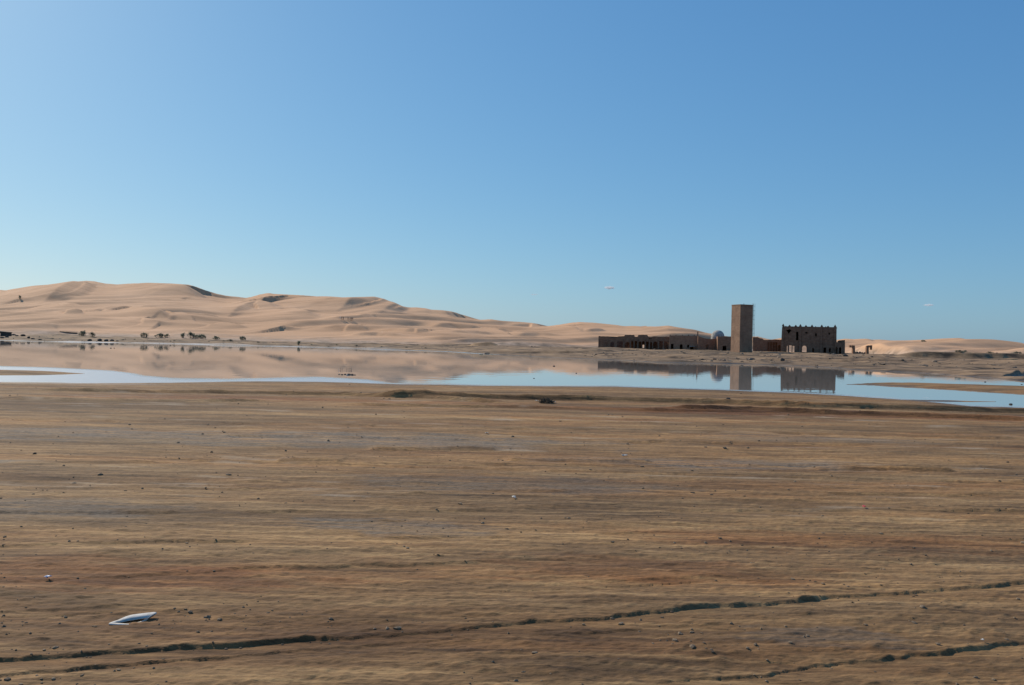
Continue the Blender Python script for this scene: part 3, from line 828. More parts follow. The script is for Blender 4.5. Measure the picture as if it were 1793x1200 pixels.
# ---- brick tower with ladder
tx, ty, tz = atD(1302.5, 625.5, 225)
S = 3.95; TH = 13.75
tw = thing('brick_tower', (tx, ty + S * 0.68, tz), math.radians(20.5), 'tall plain square brick tower with a caged ladder up one side', 'tower')
mb = MB(); h = S / 2
mb.box(-h - 0.06, h + 0.06, -h - 0.06, h + 0.06, -1.5, TH * 0.12); mb.build('plinth', M_BRICK, tw)
mb = MB(); mb.box(-h, h, -h, h, TH * 0.12, TH); mb.build('shaft', M_BRICK, tw)
mb = MB(); mb.box(-h - 0.05, h + 0.05, -h - 0.05, h + 0.05, TH + 0.003, TH + 0.16); mb.build('coping', M_BRICK, tw)
mb = MB(); mb.box(-h - 0.035, h + 0.035, -h - 0.035, h + 0.035, TH * 0.79, TH * 0.80); mb.build('string_course', M_BRICK, tw)
lad = MB(); lx = h + 0.35; l0 = -h + 0.25
for yy in (l0, l0 + 0.5):
    lad.tube((lx, yy, 2.2), (lx, yy, TH + 0.55), 0.03)
ldo = lad.build('ladder', M_STEEL, tw)
for i in range(38):
    r = MB(); zz = 2.4 + i * 0.31; r.tube((lx, l0, zz), (lx, l0 + 0.5, zz), 0.022, n=5); r.build('rung', M_STEEL, ldo)
for i in range(9):
    c = MB(); zz = 4.0 + i * 1.2; pr = None
    for j in range(9):
        a = math.pi * j / 8
        q_ = (lx + 0.62 * math.sin(a), l0 + 0.25 - 0.38 * math.cos(a), zz)
        if pr:
            c.tube(pr, q_, 0.022, n=4)
        pr = q_
    c.build('cage_hoop', M_STEEL, ldo)
for j in (2, 4, 6):
    a = math.pi * j / 8; c = MB(); c.tube((lx + 0.62 * math.sin(a), l0 + 0.25 - 0.38 * math.cos(a), 4.0), (lx + 0.62 * math.sin(a), l0 + 0.25 - 0.38 * math.cos(a), TH + 0.5), 0.02, n=4); c.build('cage_bar', M_STEEL, ldo)
mb = MB(); mb.tube((0.2, -0.4, TH + 0.1), (0.2, -0.4, TH + 0.55), 0.06); mb.build('vent_pipe', M_STEEL, tw)

# ---- colonnade wing between tower and kasbah
s = Site('ruined_colonnade', 1345, 619, 262, math.radians(-17), 'low roofless wing with a row of thin pillars between the tower and the crenellated block', 'ruin')
mb = MB()
wall(mb, s.X(1318), s.X(1342), BURY, s.top([(1318, 590.5), (1327, 590.2), (1329, 592), (1334, 592.6), (1336, 595), (1342, 595.4)], 0.06, 6), 0.45)
mb.build('solid_wall', M_ADOBE2, s.o)
mb = MB()
wall(mb, s.X(1342.2), s.X(1370), BURY, s.top([(1342, 595.4), (1356, 594.6), (1370, 595.2)], 0.05, 7), 0.4,
     [s.op(a, a + 3.2, 599.5, 618.5) for a in (1343.6, 1348.2, 1352.8, 1357.4)] + [s.op(1362, 1366.5, 604, 618.5, 'a')])
mb.build('pillar_wall', M_ADOBE, s.o)
mb = MB(); wall(mb, s.X(1318), s.X(1370), BURY, lambda x: s.Zz(1345, 596.4), 0.4, y0=4.0); mb.build('back_wall', M_ADOBE, s.o)
mb = MB(); mb.box(s.X(1342), s.X(1370), 0.46, 3.99, s.Zz(1350, 597.2), s.Zz(1350, 596.2)); mb.build('roof_slab', M_ADOBE2, s.o)

# ---- crenellated kasbah block
s = Site('ruined_kasbah', 1416, 621, 250, math.radians(-22), 'two-storey dark mud kasbah with pointed merlons along its roof and broken openings', 'kasbah')
tp = s.top([(1368, 571.0), (1416, 572.2), (1463, 573.6)], 0.03, 8)
mb = MB()
wall(mb, s.X(1368.5), s.X(1462), BURY, tp, 0.5,
     [s.op(1375, 1386, 577.2, 585.5, 't'), s.op(1393, 1397, 581, 596.5), s.op(1409, 1413.2, 581.8, 584.2), s.op(1426.5, 1429.3, 584, 589.5), s.op(1449.5, 1452, 583, 586.5),
      s.op(1375.5, 1378.5, 606, 619), s.op(1381, 1385.6, 605, 619), s.op(1387, 1390.5, 606, 619), s.op(1397.5, 1401, 606.5, 615), s.op(1404, 1412, 605.5, 619, 'a'),
      s.op(1422, 1425, 610, 617), s.op(1441.5, 1446, 609, 618), s.op(1451, 1454, 610, 617)])
mb.build('front_wall', M_ADOBE, s.o)
for a, w in ((1369.2, 0.34), (1400.2, 0.26), (1437.5, 0.26), (1461.2, 0.42)):
    mb = MB(); zt = s.Zz(a, 572.6); x = s.X(a)
    mb.hexa([(x - w - 0.12, -0.45, BURY), (x + w + 0.12, -0.45, BURY), (x + w + 0.12, -0.003, BURY), (x - w - 0.12, -0.003, BURY),
             (x - w * 0.7, -0.12, zt), (x + w * 0.7, -0.12, zt), (x + w * 0.7, -0.003, zt), (x - w * 0.7, -0.003, zt)])
    mb.build('buttress', M_ADOBE, s.o)
mb = MB(); mb.box(s.X(1370.5), s.X(1460), -0.06, -0.003, s.Zz(1416, 597.4), s.Zz(1416, 596.6)); mb.build('string_course', M_ADOBE2, s.o)
def merlon(x, y, z0, w, hh):
    mb = MB(); mb.box(x - w, x + w, y, y + 0.4, z0, z0 + hh * 0.45, w * 0.15, 0.02)
    mb.hexa([(x - w * 0.7, y + 0.05, z0 + hh * 0.45), (x + w * 0.7, y + 0.05, z0 + hh * 0.45), (x + w * 0.7, y + 0.35, z0 + hh * 0.45), (x - w * 0.7, y + 0.35, z0 + hh * 0.45),
             (x - 0.06, y + 0.15, z0 + hh), (x + 0.06, y + 0.15, z0 + hh), (x + 0.06, y + 0.25, z0 + hh), (x - 0.06, y + 0.25, z0 + hh)])
    mb.build('merlon', M_ADOBE, s.o)
for a, hh in ((1369.6, 0.8), (1381, 0.5), (1392, 0.5), (1400.2, 0.75), (1410, 0.5), (1420.6, 0.65), (1437.6, 0.7), (1448.5, 0.4), (1460.6, 0.75)):
    merlon(s.X(a), 0.05, tp(s.X(a)) - 0.05, 0.36, hh)
bo = [s.op(1372, 1392, 604, 619), s.op(1396, 1416, 603, 619), s.op(1430, 1436, 606, 618)]
depth_box(s, s.X(1368.5), s.X(1462), BURY, s.Zz(1416, 572.6), 11, M_ADOBE, 0.5, bo, roof=[s.Zz(1416, 599), s.Zz(1416, 576)], rough=0.04)
for i in range(6):
    for yy in (10.55,):
        merlon(s.X(1369.5 + i * 18.2), yy, s.Zz(1416, 572.8), 0.36, 0.55)

# ---- annex at the kasbah's right end
s = Site('kasbah_annex', 1470, 623, 246, math.radians(-23), 'small single-storey annex with two arched windows at the crenellated block', 'building')
mb = MB()
wall(mb, s.X(1461.5), s.X(1478.3), BURY, s.top([(1461, 599.5), (1478, 600.2)], 0.03, 10), 0.4, [s.op(1462.6, 1466.2, 608, 620, 'a'), s.op(1469, 1472.6, 608, 620, 'a')])
mb.build('front_wall', M_ADOBE, s.o)
mb = MB(); wall(mb, s.X(1465), s.X(1478), s.Zz(1470, 600.6), s.top([(1465, 597), (1469, 595.4), (1476, 595.8), (1478, 594.6)], 0.12, 11), 0.35, y0=4.6); mb.build('broken_parapet', M_ADOBE2, s.o)
depth_box(s, s.X(1461.5), s.X(1478.3), BURY, s.Zz(1470, 600), 5, M_ADOBE, roof=[s.Zz(1470, 602)], rough=0.03)

# ---- ruined gate pillars and low rubble wall
for pa, side, lab in ((1494, -1, 'lone mud-brick gate pillar with broken top, closest to the annex'), (1518, 1, 'lone mud-brick gate pillar with overhanging broken arch stub, far from the annex')):
    x, y, z = atD(pa, 626, 240)
    o = thing('gate_pillar', (x, y, z), 0.1, lab, 'pillar', 'gate pillars beside the annex')
    mb = MB(); mb.box(-0.36, 0.36, -0.35, 0.35, -1.2, 2.75, 0.03, 0.03); mb.build('shaft', M_ADOBE2, o)
    mb = MB(); x0, x1 = (-1.25, 0.3) if side < 0 else (-0.3, 1.35)
    wall(mb, x0, x1, 2.753, lambda q: 3.35 + 0.35 * n1(q * 3, 3 + side), 0.55, [(x0 + 0.45, x0 + 0.7, 3.0, 3.9, 'r')] if side < 0 else [(0.55, 0.85, 2.0, 3.1, 'r')], 0.2, -0.27)
    mb.build('arch_stub', M_ADOBE2, o)
    if side > 0:
        mb = MB(); mb.box(0.86, 1.33, -0.25, 0.25, 2.15, 2.75); mb.build('hanging_block', M_ADOBE2, o)
x, y, z = atD(1506, 625.5, 241)
o = thing('rubble_wall', (x, y, z), 0.1, 'low crumbled wall of rubble running between the two gate pillars', 'wall')
mb = MB(); wall(mb, -1.55, 1.5, -1.2, lambda q: 1.35 + 0.7 * n1(q * 2.4, 21), 0.5, step=0.15); mb.build('wall_body', M_RUBBLE, o)

# ---- low half-buried wall and dark shed on the left shore
x, y = onz(119, 588, 0.9)
x, y, z = surf(119, 584)
o = thing('buried_wall', (x, y, z), 0.03, 'long low mud wall half buried in sand left of the first shrubs', 'wall')
mb = MB(); wall(mb, -3.0, 3.2, -1.5, lambda q: 0.42 - 0.04 * q + 0.05 * n1(q, 31), 0.4, step=0.3); mb.build('wall_body', M_ADOBE2, o)
mb = MB(); mb.box(-3.1, 3.3, -0.1, 0.5, 0.60, 0.66); mb.build('coping', M_RUBBLE, o)
x, y, z = surf(1, 589)
o = thing('dark_shed', (x, y, z), 0.05, 'low dark flat-roofed shed on the lake bank, cut by nothing but shore rocks', 'shed')
o['label'] = 'low dark flat-roofed shed standing on the rocky lake bank'
mb = MB(); wall(mb, -2.2, 1.95, -1.0, lambda q: 1.45 - 0.09 * q, 0.3, [(-0.9, -0.1, -0.2, 1.05, 'r')]); mb.build('front_wall', M_ROCK, o)
for xx in (-2.2, 1.65):
    mb = MB(); mb.hexa([(xx, 0.303, -1), (xx + .3, 0.303, -1), (xx + .3, 3, -1), (xx, 3, -1), (xx, 0.303, 1.45 - .09 * xx), (xx + .3, 0.303, 1.42 - .09 * xx), (xx + .3, 3, 1.42 - .09 * xx), (xx, 3, 1.45 - .09 * xx)])
    mb.build('side_wall', M_ROCK, o)
mb = MB(); mb.hexa([(-2.4, -0.2, 1.68), (2.1, -0.2, 1.28), (2.1, 3.2, 1.28), (-2.4, 3.2, 1.68), (-2.4, -0.2, 1.8), (2.1, -0.2, 1.4), (2.1, 3.2, 1.4), (-2.4, 3.2, 1.8)]); mb.build('roof', M_ROCK, o)

# ------------------------------------------------------------------ shrubs
def shrub_meshes(seed, n_stem, w, h, leaves, leaf=0.09, bare=False):
    rnd = random.Random(seed)
    st = MB(); lv = MB()
    tips = []
    for i in range(n_stem):
        a = rnd.uniform(0, 2 * math.pi); rr = rnd.uniform(0.15, 1) * w * 0.5
        hh = h * (1 - 0.62 * (rr / (w * 0.5)) ** 2) * rnd.uniform(0.7, 1.05)
        p0 = Vector((0.62 * rr * math.cos(a), 0.62 * rr * math.sin(a), -0.15)); p2 = Vector((rr * math.cos(a), rr * math.sin(a), hh))
        p1 = (p0 + p2) * 0.5 + Vector((0.05 * w * math.cos(a), 0.05 * w * math.sin(a), 0.05 * h))
        st.tube((0, 0, -0.22), p0, 0.03, 0.028, 4); st.tube(p0, p1, 0.028, 0.02, 4); st.tube(p1, p2, 0.02, 0.008, 4)
        tips.append((p0, p1, p2))
        for k in range(3):
            t = rnd.uniform(0.3, 0.95); b = p1.lerp(p2, t)
            e = b + Vector((rnd.uniform(-1, 1), rnd.uniform(-1, 1), rnd.uniform(0.1, 1))) * 0.28 * h
            st.tube(b, e, 0.010, 0.004, 3); tips.append((b, (b + e) / 2, e))
    for i in range(leaves):
        p0, p1, p2 = rnd.choice(tips); t = rnd.uniform(0.1, 1.05)
        c = (p1.lerp(p2, t) if rnd.random() < 0.6 else p0.lerp(p2, rnd.uniform(0.1, 0.8))) + Vector((rnd.gauss(0, 1), rnd.gauss(0, 1), rnd.gauss(0, 0.8))) * 0.075 * h
        if c.z < -0.05:
            continue
        d = Vector((rnd.uniform(-1, 1), rnd.uniform(-1, 1), rnd.uniform(-0.2, 1.2))).normalized()
        s = d.orthogonal().normalized(); L = leaf * rnd.uniform(0.6, 1.5); k = len(lv.v)
        lv.v += [tuple(c - d * L), tuple(c + s * L * 0.35), tuple(c + d * L), tuple(c - s * L * 0.35)]
        lv.f.append((k, k + 1, k + 2, k + 3))
    return st.mesh('stem'), (None if bare else lv.mesh('foliage'))

VAR = [shrub_meshes(11, 18, 2.0, 1.35, 1300), shrub_meshes(12, 14, 1.5, 1.4, 950), shrub_meshes(13, 22, 2.7, 1.2, 1500), shrub_meshes(14, 8, 0.8, 1.1, 450)]
for st, lv in VAR:
    st.materials.append(M_STEM); lv.materials.append(M_LEAF)
def shrub(px, D, var, sc, label, sz=1.0, py=None):
    x = atD(px, 600, D)[0]
    if py:
        x, D, _ = surf(px, py)
        sc = sc * D / 209.0
    st, lv = VAR[var]
    o = thing('shrub', (x, D, ground_at(x, D) - 0.05), random.uniform(0, 6.28), label, 'shrub', 'shrubs along the far lake shore')
    o.scale = (sc, sc, sc * sz)
    link('stem', st, None, o); link('foliage', lv, None, o)
shrub(145, 211, 0, 0.95, 'dark green upright shrub beside the half-buried wall', 1.0, py=588.5)
shrub(161, 208, 1, 0.85, 'smaller dark shrub just right of the upright one beside the half-buried wall', py=590.5)
shrub(252, 209, 0, 0.95, 'grey-green rounded shrub standing alone left of the wide double shrub', 1.0, py=591.5)
shrub(280, 209, 2, 0.85, 'wide dense shrub forming the larger half of a double clump', py=591.5)
shrub(292, 210, 1, 0.8, 'small shrub merging into the right flank of the wide double clump', 0.8, py=591.5)
shrub(320, 208, 1, 0.85, 'pointed shrub at the left end of the longest row of shrubs', py=592)
shrub(334, 210, 1, 1.05, 'tallest shrub in the middle of the longest row of shrubs', py=592.5)
shrub(344, 209, 0, 0.7, 'low shrub filling the gap inside the longest row of shrubs', py=593)
shrub(354, 209, 0, 0.85, 'rounded shrub closing the right end of the longest row of shrubs', py=593.5)
shrub(379, 207, 2, 0.72, 'sprawling loose shrub right of the longest row of shrubs', 0.9, py=594.5)
shrub(425, 206, 0, 0.75, 'compact dome-shaped shrub at the end of the low dark scrub strip', py=596)
shrub(403, 205, 2, 0.55, 'flat dark scrub patch between two taller shrubs', 0.45, py=596.5)
shrub(523, 193, 3, 0.95, 'single small shrub with clear stem standing at the water edge', py=604.5)
shrub(35, 520, 1, 0.55, 'lone dark bush growing high on the big dune slope', py=524)
for i, (px, D, v, sc, sz) in enumerate(((836, 172.5, 2, 0.55, 0.5), (843, 173, 0, 0.55, 0.7), (851, 173, 2, 0.6, 0.5), (860, 174, 2, 0.55, 0.45))):
    shrub(px, D, v, sc, ['low dark scrub on the left edge of the small eroded bank', 'highest scrub tuft on top of the small eroded bank', 'broad scrub mat on top of the small eroded bank', 'thin scrub at the right end of the small eroded bank'][i], sz)
for i, (px, D, v, sc, sz) in enumerate(((1679, 189, 2, 0.8, 0.6), (1690, 192, 1, 0.6, 0.8), (1775, 150, 2, 0.7, 0.5), (1782, 196, 2, 0.9, 0.55), (1617, 330, 0, 0.9, 0.8), (1735, 191, 2, 0.7, 0.4))):
    shrub(px, D, v, sc, ['broad scrub hanging over the dark eroded bank below the right dunes', 'small upright scrub on the dark eroded bank', 'grey low scrub on the flat shore near the spit', 'spreading scrub on the bank foot of the last dune', 'small lone bush on the smooth orange dune face', 'flat scrub along the edge of the dark eroded bank'][i], sz)

for px, py, sc in ((92, 594, 0.30), (215, 596, 0.34), (236, 595, 0.26), (305, 597, 0.30), (392, 598, 0.32), (452, 600, 0.30), (478, 601, 0.24), (546, 604, 0.26), (590, 604.5, 0.30), (624, 606, 0.32), (668, 608, 0.28), (712, 609, 0.34), (745, 610, 0.30)):
    shrub(px, 200, 2, sc, 'low flat scrub tuft on the brown strip between the dunes and the lake', 0.6, py=py)
# dry bush on the mud flat
stm, _ = shrub_meshes(31, 40, 0.62, 0.22, 10, bare=True)
x, y, z = surf(957, 706)
o = thing('dry_bush', (x, y, gz(x, y) - 0.02), 0.4, 'dry leafless twiggy bush on the dark berm of the mud flat', 'bush')
link('twigs', stm, M_DRY, o)
lv = shrub_meshes(32, 22, 0.55, 0.19, 1000, 0.022)[1]
link('dead_leaves', lv, M_DRY, o)

# ------------------------------------------------------------------ rocks
def rock_mesh(seed, sub=2, flat=0.6):
    bm = bmesh.new(); bmesh.ops.create_icosphere(bm, subdivisions=sub, radius=0.5)
    rnd = random.Random(seed); off = [Vector((rnd.uniform(-1, 1), rnd.uniform(-1, 1), rnd.uniform(-1, 1))).normalized() for _ in range(9)]
    cut = [rnd.uniform(0.28, 0.46) for _ in off]
    for v in bm.verts:
        for d, c in zip(off, cut):
            k = v.co.dot(d)
            if k > c:
                v.co -= d * (k - c) * 0.85
        v.co *= 1 + rnd.uniform(-0.06, 0.06)
        v.co.z *= flat
    me = bpy.data.meshes.new('rock'); bm.to_mesh(me); bm.free()
    return me
ROCKS = [rock_mesh(i) for i in range(5)]
for r in ROCKS:
    r.materials.append(M_ROCK)
def rock(px, py, w, label, group, hz=1.0, name='rock', z=None, cat='rock', m=None):
    if z is None:
        x, y, zz = surf(px, py)
        zz = ground_at(x, y)
    else:
        x, y = onz(px, py, z); zz = z
    i = random.randrange(5)
    me = ROCKS[i]
    if m is not None:
        me = ROCKS[i].copy(); me.materials.clear(); me.materials.append(m)
    o = link(name, me, None)
    W = w * y / F
    o.location = (x, y, zz + 0.12 * W * hz); o.rotation_euler = (0, 0, random.uniform(0, 6.28)); o.scale = (W, W * 0.9, W * hz)
    return tag(o, label, cat, group)
for px, py, w, hz in ((24, 587, 9, 0.6), (30, 588.5, 6, 0.7), (40, 589, 9, 0.7), (50, 592, 7, 1.1), (57, 594, 7, 0.7), (70, 595, 7, 0.5), (12, 591, 9, 0.8), (4, 592, 8, 0.6)):
    rock(px, py, w, 'dark boulder on the lake bank below the dark shed', 'boulders below the dark shed', hz)
for px, py, w, hz in ((157, 597, 8, 1.0), (174, 597, 9, 0.9), (186, 597.5, 9, 1.0), (196, 597.5, 8, 1.0), (148, 598, 4, 0.7), (205, 598, 6, 0.7)):
    rock(px, py, w, 'dark mound-shaped boulder at the white waterline below the first shrubs', 'boulders at the waterline', hz)
rock(1370, 632, 9, 'dark squared boulder on the far shore in front of the crenellated block', None, 1.5, 'boulder')
rock(1275, 700.5, 13, 'dark clod heap on the near mud flat beside the lake, below the tower reflection', None, 0.8, 'clod_heap')
rock(1480, 624, 12, 'dark rubble heap at the foot of the annex', None, 0.8, 'rubble_heap')
rock(1527, 626, 5, 'small dark stone beside the far gate pillar', None, 1.0, 'stone', cat='stone')
for px, py, w in ((935, 663, 3.2), (970, 641.5, 4.5), (1009, 654, 4.0), (194, 610, 3.5), (200, 610, 2.5), (1725, 669.3, 4.5), (1789, 673.6, 3), (1770, 708.5, 7), (1354, 661.5, 1.8)):
    lab = {935: 'tiny dark stone in open water reflecting sky, closest to the mud shore', 970: 'flat dark stone in water mirroring the dunes left of the arcade reflection', 1009: 'dark stone where the dune reflection meets the sky reflection',
           194: 'larger of two dark stones side by side in water below the first shrubs', 200: 'smaller of two dark stones side by side in water below the first shrubs', 1725: 'dark flat stone in the channel behind the mud spit',
           1789: 'small stone in the channel at the landward end of the mud spit', 1770: 'broad low stone in the water just off the near mud shore beyond the spit', 1354: 'speck of stone in the water between tower and kasbah reflections'}[px]
    rock(px, py, w, lab, 'stones in the lake', 0.7, 'stone', 0.0, 'stone')
for px, py, w, hz in ((594, 656, 5, 0.5), (599, 656.4, 5, 0.6), (604, 656, 5, 0.7), (611, 656.6, 8, 0.7), (616, 656.8, 8, 0.7), (621, 657, 5, 0.5)):
    rock(px, py, w, 'stone of the little rock islet in the lake near the mud shore', 'islet stones', hz, 'stone', 0.0, 'stone')
rock(608, 657.3, 6, 'whitish plastic lump lying among the islet stones', None, 0.5, 'plastic_lump', 0.01, 'litter', M_WHITE)
for px, py, w in ((586, 666, 3), (612, 674, 3.5), (520, 668, 3), (632, 670, 2.5), (1297, 690, 4), (1380, 727.5, 5), (312, 776, 6), (130, 846, 8), (222, 904, 5), (1065, 727, 5), (990, 908, 5), (996, 909, 7),
                  (764, 895, 6), (1440, 905, 6), (905, 713, 5), (1615, 1068, 13), (1215, 888, 4), (1380, 860, 5), (620, 880, 5), (880, 807, 5), (788, 808, 5), (1090, 730, 4), (665, 800, 4), (1000, 760, 4)):
    rock(px, py, w, 'small dark clod lying loose on the mud flat', 'loose clods on the mud flat', 0.75, 'clod', None, 'clod', M_CLOD)

# countless clods (near) and rubble (far bank): one object each
def scatter(name, n, gen, m, lo=1):
    base = bmesh.new(); bmesh.ops.create_icosphere(base, subdivisions=1, radius=0.5)
    bv = np.array([v.co[:] for v in base.verts]); bf = np.array([[v.index for v in f.verts] for f in base.faces]); base.free()
    P, S = gen(n)
    n = len(P)
    a = RNG.uniform(0, 6.28, n); ca, sa = np.cos(a), np.sin(a)
    V = bv[None] * (1 + RNG.uniform(-0.28, 0.28, (n, len(bv), 1)))
    V = V * S[:, None, :]
    x = V[..., 0] * ca[:, None] - V[..., 1] * sa[:, None]; y = V[..., 0] * sa[:, None] + V[..., 1] * ca[:, None]
    V = np.stack([x, y, V[..., 2]], -1) + P[:, None, :]
    Fc = bf[None] + (np.arange(n) * len(bv))[:, None, None]
    me = raw_mesh(name, V.reshape(-1, 3), Fc.reshape(-1, 3), {})
    me.polygons.foreach_set('use_smooth', np.zeros(len(me.polygons), bool))
    return link(name, me, m)

def gen_clods(n):
    Y = 1 / RNG.uniform(1 / 36.0, 1 / 4.6, n); U = RNG.uniform(-0.68, 0.68, n); X = U * Y
    dens = fbm(X / 1.6, Y / 0.5, 3, 601)
    keep = (dens > RNG.uniform(-0.12, 0.22, n))
    X, Y = X[keep], Y[keep]
    Z = G(X, Y); keep = Z > 0.06; X, Y, Z = X[keep], Y[keep], Z[keep]
    s = np.exp(RNG.normal(math.log(0.012), 0.5, len(X))) * (0.6 + Y / 14)
    s = np.minimum(s, 0.07)
    S = np.stack([s * RNG.uniform(0.8, 1.7, len(s)), s, s * RNG.uniform(0.45, 0.8, len(s))], -1)
    return np.stack([X, Y, Z + s * 0.12], -1), S
o = scatter('mud_clods', 4000, gen_clods, M_CLOD)
tag(o, 'countless small mud clods strewn over the near flat', 'clods', kind='stuff')

def gen_rubble(n):
    U = RNG.uniform(u_of(-40), u_of(1840), n); Y = RNG.uniform(120, 285, n); X = U * Y
    sf = Y - np.interp(U, *FAR)
    near_b = np.exp(-((U - u_of(1250)) / 0.16) ** 2)
    keep = (sf > 2) & (RNG.uniform(0, 1, n) < (0.10 + 0.55 * near_b + 0.3 * (U > u_of(1530)) + 0.55 * np.exp(-sf / 8) * (U < u_of(700)))) & (fbm(X / 9, Y / 9, 3, 611) > -0.06)
    X, Y = X[keep], Y[keep]; Z = G(X, Y)
    s = np.exp(RNG.normal(math.log(0.22), 0.55, len(X))); s = np.minimum(s, 0.9)
    S = np.stack([s * RNG.uniform(0.9, 2.2, len(s)), s, s * RNG.uniform(0.35, 0.8, len(s))], -1)
    return np.stack([X, Y, Z + s * 0.1], -1), S
o = scatter('shore_rubble', 9000, gen_rubble, M_RUBBLE)
tag(o, 'countless stones and rubble strewn over the far bank around the ruins', 'rubble', kind='stuff')

# ------------------------------------------------------------------ litter
def ring_tray():
    mb = MB(); n = 36
    def pt(i, k, zz):
        a = 2 * math.pi * i / n
        c, s_ = math.cos(a), math.sin(a)
        e = 0.36
        cx = math.copysign(abs(c) ** e, c); sy = math.copysign(abs(s_) ** e, s_)
        rx, ry = ((0.125, 0.115), (0.121, 0.108), (0.078, 0.030), (0.081, 0.034))[k]
        return (cx * rx + 0.06 * sy, sy * ry + (-0.052 if k > 1 else 0), zz + 0.010 * max(0, sy) + 0.01 * cx * sy)
    hs = (0.002, 0.008, 0.007, 0.002)
    for k in range(4):
        for i in range(n):
            mb.v.append(pt(i, k, hs[k]))
    for k in range(4):
        for i in range(n):
            j = (i + 1) % n; k2 = (k + 1) % 4
            mb.f.append((k * n + i, k * n + j, k2 * n + j, k2 * n + i))
    return mb.mesh('plastic_litter')
x, y, z = surf(233, 1086)
o = link('plastic_litter', ring_tray(), M_WHITE, None, True)
o.location = (x, y, gz(x, y) + 0.006); o.rotation_euler = (0.06, -0.03, 0.12); o.scale = (0.92, 0.88, 0.9)
tag(o, 'white broken plastic frame with an open middle lying on the brown mud', 'litter')

def scrap_mesh(seed, w, l):
    n = 8; rnd = random.Random(seed)
    g = np.linspace(-0.5, 0.5, n)
    A, B = np.meshgrid(g, g, indexing='ij')
    Zs = 0.35 * min(w, l) * (fbm(A * 3 + seed, B * 3, 3, seed) + 0.3) * 2
    A = A + 0.10 * fbm(A * 4, B * 4 + 5, 2, seed + 2); B = B + 0.10 * fbm(A * 4 + 9, B * 4, 2, seed + 3)
    m = grid_mesh('scrap', A * w, B * l, Zs, {})
    return m
for px, py, w, l, m, lab in ((84, 1015, 0.075, 0.06, M_BLUE, 'small crumpled blue plastic scrap on reddish mud'), (900, 875, 0.11, 0.07, M_WHITE, 'small crumpled white scrap alone on the mid mud flat'),
                             (1513, 891.5, 0.13, 0.05, M_RED, 'narrow red plastic scrap on the tan mud'), (1093, 798.5, 0.16, 0.10, M_WHITE, 'white paper scrap beside a pale salt streak'),
                             (852, 761, 0.14, 0.10, M_WHITE, 'white scrap lying on the grey gravel patch'), (940, 704, 0.20, 0.15, M_WHITE, 'white scrap caught at the left side of the dry bush'),
                             (971, 706, 0.28, 0.16, M_WHITE, 'white scrap caught at the right side of the dry bush'), (1720, 1127, 0.035, 0.03, M_WHITE, 'tiny white chip between the two deep tyre ruts')):
    x, y, z = surf(px, py)
    o = link('scrap', scrap_mesh(int(px), w * 0.7, l * 0.7), m)
    so = o.modifiers.new('thickness', 'SOLIDIFY'); so.thickness = 0.004
    o.location = (x, y, gz(x, y) + 0.015); o.rotation_euler = (0, 0, random.uniform(0, 3)); tag(o, lab, 'litter')

# ------------------------------------------------------------------ people walking on the dunes
def person_mesh():
    me = bpy.data.meshes.new('person')
    V = [(0, 0, 0.92), (0, 0, 1.15), (0, 0, 1.40), (0, 0.01, 1.52), (0, 0.02, 1.66), (0, 0.01, 1.76),
         (0.10, 0, 0.86), (0.13, 0.14, 0.48), (0.13, 0.12, 0.06), (0.13, 0.27, 0.03),
         (-0.10, 0, 0.86), (-0.12, -0.06, 0.47), (-0.12, -0.22, 0.08), (-0.12, -0.09, 0.03),
         (0.20, 0, 1.38), (0.26, -0.08, 1.10), (0.27, 0.04, 0.86), (0.27, 0.08, 0.78), (-0.20, 0, 1.38), (-0.26, 0.10, 1.11), (-0.27, 0.22, 0.90), (-0.27, 0.27, 0.83)]
    E = [(0, 1), (1, 2), (2, 3), (3, 4), (4, 5), (0, 6), (6, 7), (7, 8), (8, 9), (0, 10), (10, 11), (11, 12), (12, 13), (2, 14), (14, 15), (15, 16), (16, 17), (2, 18), (18, 19), (19, 20), (20, 21)]
    R = [0.15, 0.14, 0.16, 0.06, 0.10, 0.08, 0.10, 0.07, 0.045, 0.035, 0.10, 0.07, 0.045, 0.035, 0.07, 0.05, 0.035, 0.03, 0.07, 0.05, 0.035, 0.03]
    me.from_pydata(V, E, [])
    o = bpy.data.objects.new('tmp', me); COL.objects.link(o)
    sk = o.modifiers.new('skin', 'SKIN'); ss = o.modifiers.new('sub', 'SUBSURF'); ss.levels = 1; ss.render_levels = 1
    for i, r in enumerate(R):
        me.skin_vertices[0].data[i].radius = (r, r)
    me.skin_vertices[0].data[0].use_root = True
    dg = bpy.context.evaluated_depsgraph_get()
    out = bpy.data.meshes.new_from_object(o.evaluated_get(dg)); bpy.data.objects.remove(o)
    out.polygons.foreach_set('use_smooth', [True] * len(out.polygons))
    return out
pm = person_mesh(); pw = pm.copy(); pm.materials.clear(); pw.materials.clear(); pm.materials.append(M_ROBE); pw.materials.append(M_ROBEW)
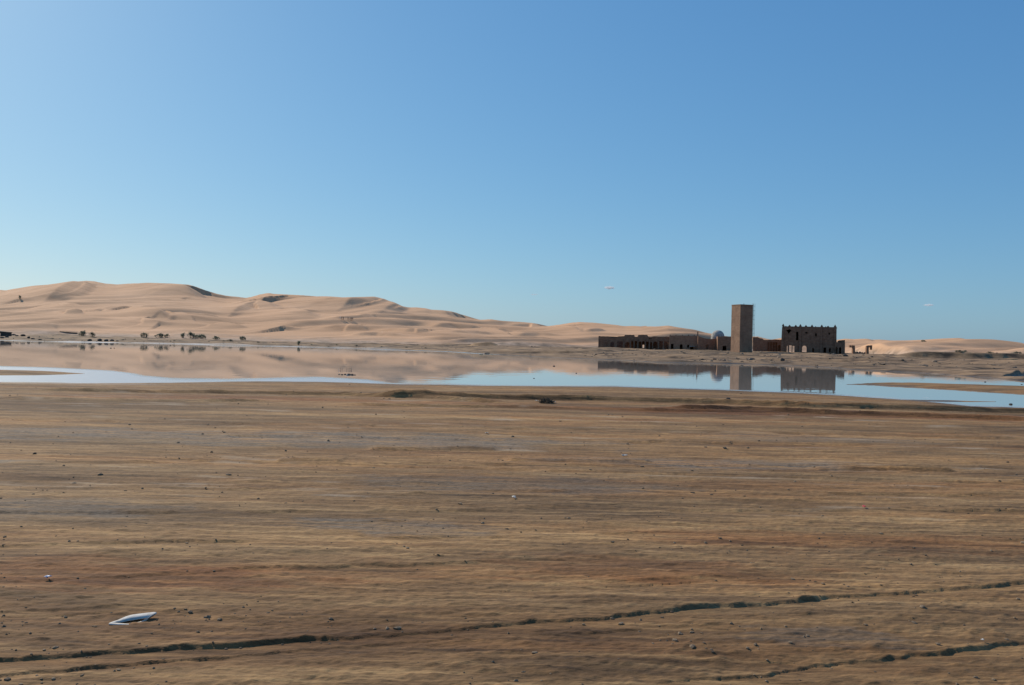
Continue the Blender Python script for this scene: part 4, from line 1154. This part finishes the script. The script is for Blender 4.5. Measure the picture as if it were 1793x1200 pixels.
for px, py, me, lab, g in ((595.5, 560.5, pw, 'person in pale clothing leading the small group walking over the dunes', None), (598.5, 560.5, pm, 'person in dark clothing walking close behind the person in pale clothing', 'walkers in dark clothing'),
                           (601.2, 561, pm, 'person in dark clothing walking close behind the person in pale clothing', 'walkers in dark clothing'),
                           (609.5, 562, pm, 'person in dark clothing in the trailing group on the dunes', 'trailing walkers'), (613, 562, pm, 'person in dark clothing in the trailing group on the dunes', 'trailing walkers'),
                           (615.2, 562, pm, 'person in dark clothing in the trailing group on the dunes', 'trailing walkers'), (617.6, 562, pm, 'person in dark clothing in the trailing group on the dunes', 'trailing walkers')):
    x, y, z = surf(px, py)
    o = link('person', me, None); o.location = (x, y, z - 0.02); o.rotation_euler = (0, 0, 1.4 + random.uniform(-0.3, 0.3)); tag(o, lab, 'person', g)

# ------------------------------------------------------------------ tiny far clouds (real volumes)
def cloud_mat(dens):
    m = bpy.data.materials.new('cloud_vapour'); m.use_nodes = True
    nt = m.node_tree; nt.nodes.remove(nt.nodes['Principled BSDF'])
    v = nt.nodes.new('ShaderNodeVolumePrincipled'); v.inputs['Color'].default_value = (1, 1, 1, 1); v.inputs['Density'].default_value = dens
    nt.links.new(v.outputs[0], nt.nodes['Material Output'].inputs['Volume'])
    return m
for px, py, w, h_, lab, dn in ((1067, 504, 17, 5, 'tiny white cloud low in the sky left of the tower', 0.02), (935, 516, 14, 3, 'faintest tiny cloud above the middle dunes', 0.006), (1626, 534.5, 16, 4, 'tiny pale cloud low in the sky right of the crenellated block', 0.012)):
    D = 14000.0
    bm = bmesh.new(); bmesh.ops.create_icosphere(bm, subdivisions=4, radius=0.5)
    for v in bm.verts:
        p = np.array([v.co.x * 5 + px]); qn = np.array([v.co.z * 5 + v.co.y * 3])
        k = 1 + 0.9 * float(fbm(p, qn, 3, 701)[0])
        v.co *= k
        v.co.x += 0.15 * v.co.z
    me = bpy.data.meshes.new('cloud'); bm.to_mesh(me); bm.free()
    o = link('cloud', me, cloud_mat(dn), None, True)
    o.location = atD(px, py, D); o.scale = (w * D / F, w * D / F, h_ * D / F); o.rotation_euler = (0, ROLL, 0)
    tag(o, lab, 'cloud')
